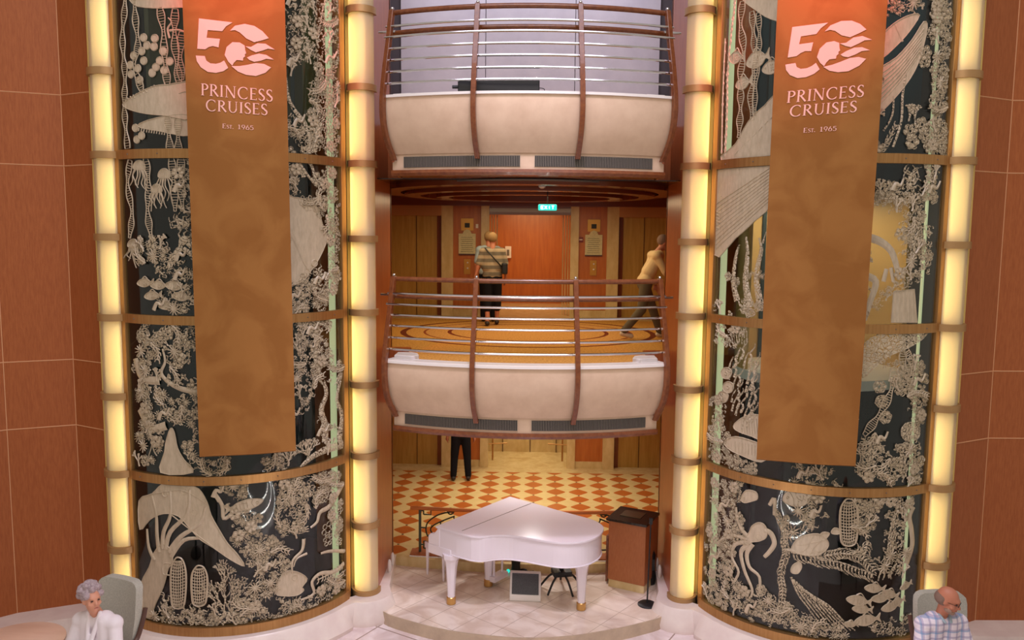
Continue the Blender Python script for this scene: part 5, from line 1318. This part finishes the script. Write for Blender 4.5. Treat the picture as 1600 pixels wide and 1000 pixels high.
t = thing('light_arc_stage_edge', 'white lit curved step edges in the middle of the atrium, mirrored in the tower glass', 'step light', (0, 4.2, FLR))
led = mat('led_strip', (1, 1, 1, 1), .5, emit=(1, .97, .93, 1), es=22)
for k, (r_, z_) in enumerate(((1.0, .30), (1.35, .18), (1.7, .06))):
    MB().lathe((0, 4.2, FLR), [(r_, z_-.12 if k < 2 else 0), (r_, z_)], 48).build('step_riser', marble, t, True)
    MB().tube([(( r_+.01)*math.cos(a), 4.2+(r_+.01)*math.sin(a), FLR+z_) for a in [rad(-20)+rad(220)*j/40 for j in range(41)]], .014, 6).build('light_strip', led, t)

# ---- ornamental railing at the lobby edge
ry = lob_edge[1].y
rl = thing('iron_railing', 'dark iron railing with orange wood handrail behind the piano', 'railing', (0, ry+.15, LOB))
XL, XR = -1.62, 1.72
ycur = lambda x: ry+.17-.10*(1-(x/1.7)**2)
TOPZ = onY(700, 796, ry+.12).z
Rp = lambda x, z: (x, ycur(x), LOB+z)
xs = [XL-.08+(XR-XL+.16)*k/24 for k in range(25)]
MB().tube([(x, ycur(x), TOPZ) for x in xs], .035, 10, True, .8).build('wood_handrail', wood_orange, rl, True)
bs = [(x, ycur(x)-.12) for x in xs]+[(x, ycur(x)+.12) for x in reversed(xs)]
MB().prism(bs, LOB, LOB+.03).build('wood_base', wood_wall, rl, False, .01)
bs = [(x, ycur(x)-.15) for x in xs]+[(x, ycur(x)+.13) for x in reversed(xs)]
MB().prism(bs, LOB-.03, LOB+.012).build('cream_base_edge', white_paint, rl)
for x in (XL+.06, -.02, XR-.1): MB().box(x-.018, x+.018, ycur(x)-.018, ycur(x)+.018, LOB+.03, TOPZ-.02).build('iron_post', iron, rl)
def motif(x0, m):
    b = MB(); X = lambda a: x0+m*a; r = .011
    def loop(P, rr=r): b.tube([Rp(X(a), z) for a, z in P], rr, 6)
    sq = lambda a, z, d: [(a-d, z-d), (a+d, z-d), (a+d, z+d), (a-d, z+d), (a-d, z-d)]
    loop(sq(.11, .66, .055)); loop(sq(.11, .14, .055))
    loop([(.17, .68), (.42, .69), (.78, .70)]); loop([(0, .40), (.08, .40)]); loop([(0, .66), (.055, .66)]); loop([(0, .14), (.055, .14)])
    loop([(p.x, p.y) for p in smooth_path([(.52, .67, 0), (.30, .62, 0), (.13, .50, 0), (.09, .38, 0), (.12, .27, 0), (.2, .20, 0), (.3, .25, 0)], 5)])
    loop([(p.x, p.y) for p in smooth_path([(.52, .60, 0), (.34, .52, 0), (.2, .44, 0), (.16, .37, 0), (.22, .29, 0), (.30, .31, 0), (.31, .42, 0), (.31, .5, 0)], 5)])
    loop([(.46+.045*math.cos(2*PI*k/14), .67+.045*math.sin(2*PI*k/14)) for k in range(15)], .012)
    loop([(.165, .14), (.45, .12), (.78, .12)]); loop([(.5, .6), (.62, .3), (.78, .2)])
    b.build('scrollwork', iron, rl)
motif(XL+.06, 1); motif(XR-.1, -1); motif(-.02, -1); motif(-.02, 1)

# ================================================================= CHAIRS, TABLE, PEOPLE
def remeshed(mb, name, m, parent, vox=.012, sm=4):
    o = mb.build(name, m, None)
    r = o.modifiers.new('r', 'REMESH'); r.mode = 'VOXEL'; r.voxel_size = vox; r.use_smooth_shade = True
    q_ = o.modifiers.new('s', 'SMOOTH'); q_.iterations = sm; q_.factor = .5
    dg = bpy.context.evaluated_depsgraph_get(); me = bpy.data.meshes.new_from_object(o.evaluated_get(dg))
    o.modifiers.clear(); old = o.data; o.data = me; bpy.data.meshes.remove(old); me.materials.clear(); me.materials.append(m)
    for p in me.polygons: p.use_smooth = True
    if parent: o.parent = parent
    return o
def cap(mb, p, q_, r0, r1, n=12, m=6):
    p, q_ = Vector(p), Vector(q_); d = q_-p; L_ = d.length
    if L_ < 1e-5: mb.ell(p, r0, r0, r0); return
    k = 6; P = []; rs = []
    ax = d/L_
    for i in range(k+1): t = PI/2*(1-i/k); P.append(p-ax*r0*math.sin(t)); rs.append(max(r0*math.cos(t), .0005))
    for i in range(k+1): t = PI/2*i/k; P.append(q_+ax*r1*math.sin(t)); rs.append(max(r1*math.cos(t), .0005))
    mb.tube(P, rs, n)
def hand(mb, w, d, side, s, fwd):
    """palm with four fingers and a thumb; w wrist, d direction to the finger tips"""
    w, d = Vector(w), Vector(d).normalized(); f = Vector(fwd).normalized(); f = (f-d*f.dot(d)).normalized(); c = d.cross(f)
    cap(mb, w, w+d*.085*s, .026*s, .036*s)
    for i, (o, l) in enumerate(((-.03, .068), (-.01, .078), (.011, .073), (.031, .057))):
        a = w+d*.085*s+f*o*s; m1 = a+d*l*.55*s+c*side*.006*s; cap(mb, a, m1, .0098*s, .009*s, 8); cap(mb, m1, m1+d*l*.5*s+c*side*.022*s, .009*s, .0078*s, 8)
    a = w+d*.03*s-f*.03*s; m1 = a+d*.035*s-f*.028*s; cap(mb, a, m1, .012*s, .011*s, 8); cap(mb, m1, m1+d*.035*s-f*.006*s, .011*s, .009*s, 8)
def head_geo(mb, c, s, R3):
    T = lambda v: c+R3 @ (Vector(v)*s)
    mb.ell(T((0, -.012, .03)), .076*s, .096*s, .095*s, 16, 10, R3); mb.ell(T((0, .018, -.035)), .058*s, .072*s, .080*s, 14, 9, R3)
    mb.ell(T((0, .055, -.085)), .032*s, .03*s, .028*s, 10, 6, R3)
    cap(mb, T((0, .088, .018)), T((0, .108, -.022)), .010*s, .015*s, 8)
    mb.ell(T((0, .078, .038)), .052*s, .02*s, .014*s, 10, 6, R3)
    mb.ell(T((0, .084, -.056)), .026*s, .014*s, .012*s, 10, 6, R3)
    for k in (-1, 1): mb.ell(T((k*.075, -.005, .0)), .012*s, .02*s, .032*s, 8, 6, R3); mb.ell(T((k*.045, .058, -.02)), .022*s, .024*s, .026*s, 8, 6, R3)
def face(parent, c, s, R3):
    T = lambda v: c+R3 @ (Vector(v)*s)
    for k in (-1, 1):
        MB().ell(T((k*.031, .080, .012)), .013*s, .007*s, .0065*s, 8, 6, R3).build('eye', eye_m, parent, True)
    MB().ell(T((0, .0945, -.056)), .022*s, .006*s, .0045*s, 10, 6, R3).build('mouth', lip_m, parent, True)
def Rot(yaw, pitch=0, roll=0): return Matrix.Rotation(yaw, 3, 'Z') @ Matrix.Rotation(pitch, 3, 'X') @ Matrix.Rotation(roll, 3, 'Y')
def person(label, loc, rz, h, J, skin_mat, top, legs, shoes, hair, top_sleeve='short', leg_len='long', vox=.014, headrot=(0, 0, 0), belly=1.0, group=None, fists=True, beard=None):
    t = thing('person', label, 'person', loc)
    Rz = Matrix.Rotation(rz, 3, 'Z'); L = Vector(loc)
    s = h/1.72
    G = {k: L+Rz @ (Vector(v)*s) for k, v in J.items()}
    fw = Rz @ Vector((0, 1, 0)); rt = Rz @ Vector((1, 0, 0))
    HR = Rz @ Rot(*headrot)
    b = MB()
    head_geo(b, G['head'], s, HR); cap(b, G['neck'], G['head']+HR @ Vector((0, -.01, -.05))*s, .055*s, .05*s)
    def torso(b, e=0):
        cap(b, G['shL'], G['shR'], (.062+e)*s, (.062+e)*s); ch = (G['neck']*.35+G['waist']*.65)
        for k in (-.5, .5): cap(b, G['neck']+rt*k*.16*s-Vector((0, 0, .06*s)), G['waist']+rt*k*.14*s*belly, (.075+e)*s, (.085*belly+e)*s); 
        cap(b, G['waist']+fw*.02*s, G['pel'], (.10*belly+e)*s, (.105+e)*s)
    torso(b)
    for sd in 'LR':
        cap(b, G['sh'+sd], G['el'+sd], .050*s, .040*s); cap(b, G['el'+sd], G['wr'+sd], .038*s, .025*s)
        dd_ = (G['wr'+sd]-G['el'+sd]).normalized(); hand(b, G['wr'+sd], dd_, 1 if sd == 'L' else -1, s, fw+Vector((0, 0, .1)))
        cap(b, G['hip'+sd], G['kn'+sd], .085*s, .058*s); cap(b, G['kn'+sd], G['an'+sd], .055*s, .038*s); cap(b, G['an'+sd], G['to'+sd], .038*s, .03*s)
    o = remeshed(b, 'body', skin_mat, None, vox, 2); o.parent = t; o.matrix_parent_inverse = t.matrix_basis.inverted()
    def part(mb, nm, m, v=vox, sm=3):
        o = remeshed(mb, nm, m, None, v, sm); o.parent = t; o.matrix_parent_inverse = t.matrix_basis.inverted(); return o
    b = MB(); torso(b, .02)
    for sd in 'LR':
        e = G['el'+sd]; sh = G['sh'+sd]
        if top_sleeve == 'short': cap(b, sh, sh.lerp(e, .75), .072*s, .066*s)
        else: cap(b, sh, e, .070*s, .060*s); cap(b, e, e.lerp(G['wr'+sd], .92), .058*s, .042*s)
    cap(b, G['pel']+rt*.07*s, G['pel']-rt*.07*s, .115*s, .115*s)
    part(b, 'shirt' if top_sleeve == 'short' else 'sweater', top)
    b = MB(); cap(b, G['pel']+rt*.06*s-Vector((0, 0, .05*s)), G['pel']-rt*.06*s-Vector((0, 0, .05*s)), .118*s, .118*s)
    for sd in 'LR':
        cap(b, G['hip'+sd], G['kn'+sd], .103*s, .078*s)
        if leg_len == 'long': cap(b, G['kn'+sd], G['an'+sd]+Vector((0, 0, .02*s)), .076*s, .062*s)
        else: cap(b, G['kn'+sd], G['kn'+sd].lerp(G['an'+sd], .42), .078*s, .074*s)
    part(b, 'trousers', legs)
    for sd in 'LR':
        b = MB(); cap(b, G['an'+sd]-fw*.03*s-Vector((0, 0, .03*s)), G['to'+sd]-Vector((0, 0, .0*s)), .046*s, .040*s); part(b, 'shoe', shoes, .01)
    if hair:
        hm, style = hair; b = MB(); T = lambda v: G['head']+HR @ (Vector(v)*s)
        b.ell(T((0, -.03, .046)), .090*s, .098*s, .098*s, 14, 9, HR)
        if style == 'curly':
            rr = random.Random(3)
            for k in range(46):
                a, e = rr.uniform(0, 2*PI), rr.uniform(-.25, 1.4); v = Vector((math.cos(a)*math.cos(e)*.084, math.sin(a)*math.cos(e)*.092-.03, math.sin(e)*.094+.045))
                if v.y > .045 and v.z < .085: continue
                b.ell(T(v*1.12), .032*s, .032*s, .032*s, 8, 6)
            part(b, 'hair', hm, .007, 1)
        else: part(b, 'hair', hm, .008, 1)
    face(t, G['head'], s, HR)
    if beard:
        b = MB(); T = lambda v: G['head']+HR @ (Vector(v)*s)
        b.ell(T((0, .060, -.086)), .040*s, .036*s, .026*s, 10, 6, HR)
        for k in (-1, 1): b.ell(T((k*.043, .035, -.066)), .02*s, .04*s, .026*s, 8, 6, HR)
        part(b, 'beard', beard, .007, 1)
    return t, G, fw, rt, HR, s
STAND = dict(head=(0, .02, 1.60), neck=(0, -.01, 1.44), waist=(0, 0, 1.10), pel=(0, 0, .95), shL=(-.17, 0, 1.38), shR=(.17, 0, 1.38), elL=(-.23, -.02, 1.09), elR=(.23, -.02, 1.09), wrL=(-.25, .05, .86), wrR=(.25, .05, .86),
             hipL=(-.085, 0, .90), hipR=(.085, 0, .90), knL=(-.09, .01, .48), knR=(.09, .01, .48), anL=(-.09, -.02, .085), anR=(.09, -.02, .085), toL=(-.10, .13, .045), toR=(.10, .13, .045))
def pose(**k): d = dict(STAND); d.update(k); return d
def striped(name, a, b_, scale):
    m, N, L, P = nt(name); tc = N.new('ShaderNodeTexCoord'); sp = N.new('ShaderNodeSeparateXYZ'); L.new(tc.outputs['Object'], sp.inputs[0])
    v = math_node(N, L, 'SINE', math_node(N, L, 'MULTIPLY', sp.outputs[2], scale)); g = math_node(N, L, 'GREATER_THAN', v, .1)
    x = N.new('ShaderNodeMix'); x.data_type = 'RGBA'; L.new(g, x.inputs[0]); x.inputs[6].default_value = a; x.inputs[7].default_value = b_
    L.new(x.outputs[2], P.inputs['Base Color']); P.inputs['Roughness'].default_value = .9; return m
def plaid(name, base, c1, c2):
    m, N, L, P = nt(name); tc = N.new('ShaderNodeTexCoord'); sp = N.new('ShaderNodeSeparateXYZ'); L.new(tc.outputs['Object'], sp.inputs[0])
    def line(o, sc, th, ph=0): return math_node(N, L, 'GREATER_THAN', math_node(N, L, 'SINE', math_node(N, L, 'ADD', math_node(N, L, 'MULTIPLY', o, sc), ph)), th)
    col = base
    for ax, sc, th, c, ph in ((0, 95, .62, c1, 0), (2, 95, .62, c1, 0), (0, 47.5, .94, c2, 1.4), (2, 47.5, .94, c2, 1.4)):
        x = N.new('ShaderNodeMix'); x.data_type = 'RGBA'; f = math_node(N, L, 'MULTIPLY', line(sp.outputs[ax], sc, th, ph), .55); L.new(f, x.inputs[0])
        if isinstance(col, tuple): x.inputs[6].default_value = col
        else: L.new(col, x.inputs[6])
        x.inputs[7].default_value = c; col = x.outputs[2]
    L.new(col, P.inputs['Base Color']); P.inputs['Roughness'].default_value = .85; return m
navy = mat('black_trousers_cloth', srgb(22, 22, 30), .9, 0, .2); grey_tr = mat('grey_green_trousers', srgb(96, 84, 62), .9); khaki = mat('cream_sweater', srgb(214, 186, 140), .9)
blue_shirt = mat('pale_blue_shirt', srgb(160, 178, 190), .85); white_cloth = mat('white_cardigan', srgb(238, 230, 236), .85, 0, .2); shoe_b = mat('dark_sandals', srgb(50, 40, 36), .6); shoe_w = mat('pale_shoes', srgb(214, 196, 170), .6)
hair_grey = mat('grey_hair', srgb(190, 174, 178), .8, 0, .2, (srgb(150, 132, 138), 60, (1, 1, 1))); hair_brown = mat('blond_grey_hair', srgb(150, 118, 78), .8); hair_dark = mat('short_grey_brown_hair', srgb(130, 104, 92), .85)
# striped shirt walker seen from behind
p = onZ(766, 509, 0)
W1 = pose(knR=(.10, .10, .50), anR=(.09, .16, .085), toR=(.10, .30, .045), anL=(-.09, -.10, .085), toL=(-.10, .05, .045), elL=(-.27, -.03, 1.10), wrL=(-.33, -.02, .86), elR=(.26, .02, 1.10), wrR=(.25, .14, .88))
t, G, fw, rt, HR, s = person('person seen from behind in grey striped shirt and black cropped trousers with shoulder bag', (p.x+.03, p.y+.05, 0), .06, 1.66, W1, skin2, striped('grey_striped_knit', srgb(112, 104, 92), srgb(168, 150, 126), 52), navy, shoe_b, (hair_brown, 'short'), 'short', 'crop', belly=1.22)
a = G['shL']+Vector((.03, -.09, .07)); b2 = G['pel']+rt*.2+Vector((0, -.09, .12))
MB().tube(smooth_path([a, (a+b2)/2+Vector((0, -.07, 0)), b2], 6), .012, 6).build('bag_strap', black, t, True); MB().obox(b2+rt*.02, .10, .22, .2, .1).build('shoulder_bag', black, t, False, .02)
# companion in pale blue further on
p = onY(772, 470, 15.5)
person('person in pale blue shirt half hidden ahead of the striped shirt walker', (p.x-.10, 15.3, 0), .1, 1.68, STAND, skin2, blue_shirt, navy, shoe_b, (hair_brown, 'short'), 'short', 'long')
# walking man at the right
p = onZ(1008, 528, 0)
W2 = pose(head=(0, .30, 1.56), neck=(0, .20, 1.42), waist=(0, .06, 1.10), shL=(-.17, .15, 1.36), shR=(.17, .15, 1.36), elL=(-.23, .10, 1.08), elR=(.22, .28, 1.10), wrL=(-.22, .22, .88), wrR=(.20, .44, .92),
          knL=(-.09, .16, .50), anL=(-.09, .30, .085), toL=(-.09, .44, .05), knR=(.09, -.06, .48), anR=(.09, -.34, .12), toR=(.09, -.22, .05))
person('person in cream sweater and grey trousers striding right past the elevator doors', (1.86, 13.05, 0), rad(-84), 1.68, W2, skin2, khaki, grey_tr, shoe_w, (hair_dark, 'short'), 'long', 'long', headrot=(0, -.25, 0))
# person in the lower lobby
p = onZ(720, 750, LOB)
person('person in black trousers standing in the lower lobby beside the marble frame', (p.x, p.y, LOB), .1, 1.75, pose(anL=(-.14, -.02, .085), toL=(-.16, .12, .045), knL=(-.12, .01, .48), anR=(.14, -.02, .085), toR=(.16, .12, .045), knR=(.12, .01, .48)), skin2, blue_shirt, navy, shoe_b, (hair_dark, 'short'))
# seated people
SIT = dict(head=(0, .07, 1.24), neck=(0, .0, 1.07), waist=(0, -.03, .74), pel=(0, -.02, .56), shL=(-.18, 0, .99), shR=(.18, 0, .99), elL=(-.25, .08, .73), elR=(.25, .08, .73), wrL=(-.17, .30, .68), wrR=(.17, .30, .68),
           hipL=(-.09, .0, .54), hipR=(.09, .0, .54), knL=(-.11, .44, .52), knR=(.11, .44, .52), anL=(-.11, .44, .09), anR=(.11, .44, .09), toL=(-.12, .58, .05), toR=(.12, .58, .05))
def armchair(loc, rz, lbl, zs=1.0):
    t = thing('armchair', lbl, 'armchair', loc, 'grey armchairs at the tables'); L = Vector(loc); Rm = Matrix.Rotation(rz, 3, 'Z')
    X = lambda v: L+Rm @ Vector((v[0], v[1], v[2]*zs))
    def slab(prof, x0, x1, nm, m, bev=.02):
        n = len(prof); return MB().add([X((x0, a, z)) for a, z in prof]+[X((x1, a, z)) for a, z in prof], [tuple(range(n))[::-1], tuple(range(n, 2*n))]+[(i, (i+1) % n, n+(i+1) % n, n+i) for i in range(n)]).build(nm, m, t, False, bev)
    # backrest: rounded panel, narrower at the top
    b = MB(); rows = []
    for z, w, y in ((.40, .215, -.20), (.62, .235, -.235), (.85, .25, -.275), (1.08, .25, -.30), (1.14, .242, -.31), (1.17, .215, -.314), (1.185, .17, -.316)):
        rows.append([(x, y+.10*(x/.33)**2*-1*-.6, z) for x in [w*k/5 for k in range(-5, 6)]])
    vs = []; m_ = 11
    for dy in (0, -.085):
        for r in rows: vs += [X((x, y+dy, z)) for x, y, z in r]
    n = len(rows); fs = []
    for i in range(n-1):
        for k in range(m_-1):
            a = i*m_+k; fs.append((a, a+1, a+m_+1, a+m_)); a += n*m_; fs.append((a, a+m_, a+m_+1, a+1))
    N0 = n*m_
    for k in range(m_-1): fs += [(k, N0+k, N0+k+1, k+1), ((n-1)*m_+k, (n-1)*m_+k+1, N0+(n-1)*m_+k+1, N0+(n-1)*m_+k)]
    for i in range(n-1): fs += [(i*m_, (i+1)*m_, N0+(i+1)*m_, N0+i*m_), (i*m_+m_-1, N0+i*m_+m_-1, N0+(i+1)*m_+m_-1, (i+1)*m_+m_-1)]
    MB().add(vs, fs).build('backrest', chair_fabric, t, True, .02)
    slab([(-.2, .32), (-.2, .44), (.28, .47), (.32, .42), (.32, .34)], -.23, .23, 'seat', chair_fabric, .03)
    for s_ in (-1, 1):
        x = s_*.265
        MB().tube([X(v) for v in smooth_path([(x, -.36, .92), (x, -.31, .78), (x, -.22, .64), (x, -.02, .62), (x, .2, .64), (x, .28, .58)], 4)], .024, 8).build('armrest', chair_wood, t, True)
        MB().tube([X((x*.95, .26, .60)), X((x*.9, .26, .0))], [.022, .016]).build('leg', chair_wood, t, True)
        MB().tube([X((x*.95, -.24, .62)), X((x*.9, -.32, .0))], [.022, .016]).build('leg', chair_wood, t, True)
    return t
pw = onZ(143, 912, TIER+1.33); wl = (pw.x+.03, pw.y+.02, TIER)
hr_ = rad(25)
t, G, fw, rt, HR, s = person('person with short grey curly hair in white cardigan seated at the round table', wl, rad(172), 1.66, SIT, skin, white_cloth, mat('pale_trousers', srgb(200, 190, 190), .9), shoe_w, (hair_grey, 'curly'), 'long', 'long', .012, headrot=(rad(60), .05, 0), belly=1.25)
b = MB(); 
for k in (-1, 1): cap(b, G['neck']+rt*.06*k+fw*.04+Vector((0, 0, .03)), G['waist']+rt*.02*k+fw*.15+Vector((0, 0, .12)), .022, .02)
o = remeshed(b, 'collar', white_cloth, None, .01, 1); o.parent = t; o.matrix_parent_inverse = t.matrix_basis.inverted()
armchair((wl[0]-.10, wl[1]+.12, TIER), rad(160), 'grey armchair with dark wooden arms behind the person in white')
pm = onZ(1474, 919, TIER+1.34); wl2 = (pm.x, pm.y, TIER)
t, G, fw, rt, HR, s = person('balding person with grey beard in pale plaid shirt seated at the right', wl2, rad(190), 1.74, SIT, skin2, plaid('blue_white_plaid', srgb(236, 226, 238), srgb(150, 140, 180), srgb(90, 140, 190)), mat('dark_shorts', srgb(60, 60, 70), .9), shoe_b, None, 'short', 'long', .012, headrot=(rad(42), -.30, 0), belly=1.2, beard=mat('grey_beard', srgb(160, 130, 116), .9))
b = MB(); T = lambda v: G['head']+HR @ (Vector(v)*s)
b.ell(T((0, -.036, .004)), .084*s, .085*s, .070*s, 14, 9, HR)
o = remeshed(b, 'hair', hair_dark, None, .007, 1); o.parent = t; o.matrix_parent_inverse = t.matrix_basis.inverted()
b = MB()
for k in (-1, 1):
    c = T((k*.032, .098, .012)); b.tube([c+HR @ Vector((.017*math.cos(q0), 0, .012*math.sin(q0)))*1.1 for q0 in [2*PI*j/12 for j in range(13)]], .0022, 5); b.tube([T((k*.052, .095, .014)), T((k*.078, .0, .012))], .0022, 5)
b.build('eyeglasses', black, t)
b = MB()
for k in (-1, 1): cap(b, G['neck']+rt*.05*k+fw*.03+Vector((0, 0, .02)), G['neck']+rt*.03*k+fw*.095-Vector((0, 0, .03)), .018, .014)
o = remeshed(b, 'collar', blue_shirt, None, .01, 1); o.parent = t; o.matrix_parent_inverse = t.matrix_basis.inverted()
armchair((wl2[0]+.22, wl2[1]+.12, TIER), rad(184), 'grey armchair behind the person in the plaid shirt', .93)
# round table bottom left
TZ = TIER+.76
e_ = onZ(66, 971, TZ); tr = .42; tc = Vector((e_.x+.0, e_.y-tr, 0))
for x0, x1, nm in ((-7.5, -3.35, 'floor_tier_left'), (3.2, 7.5, 'floor_tier_right')):
    struct(MB().box(x0, x1, 3.0, 7.62, FLR, TIER).build(nm, marble), 'raised seating tier at the front of the atrium')
t = thing('round_table', 'round peach toned table at the lower left beside the person in white', 'table', (tc.x, tc.y, TIER))
MB().lathe((tc.x, tc.y, 0), [(tr-.02, TZ-.035), (tr, TZ-.02), (tr, TZ-.004), (tr-.006, TZ)], 48).build('table_top', table_m, t, True)
MB().lathe((tc.x, tc.y, 0), [(.24, TIER), (.24, TIER+.02), (.05, TIER+.05), (.04, TZ-.04)], 24).build('pedestal', chair_wood, t, True)
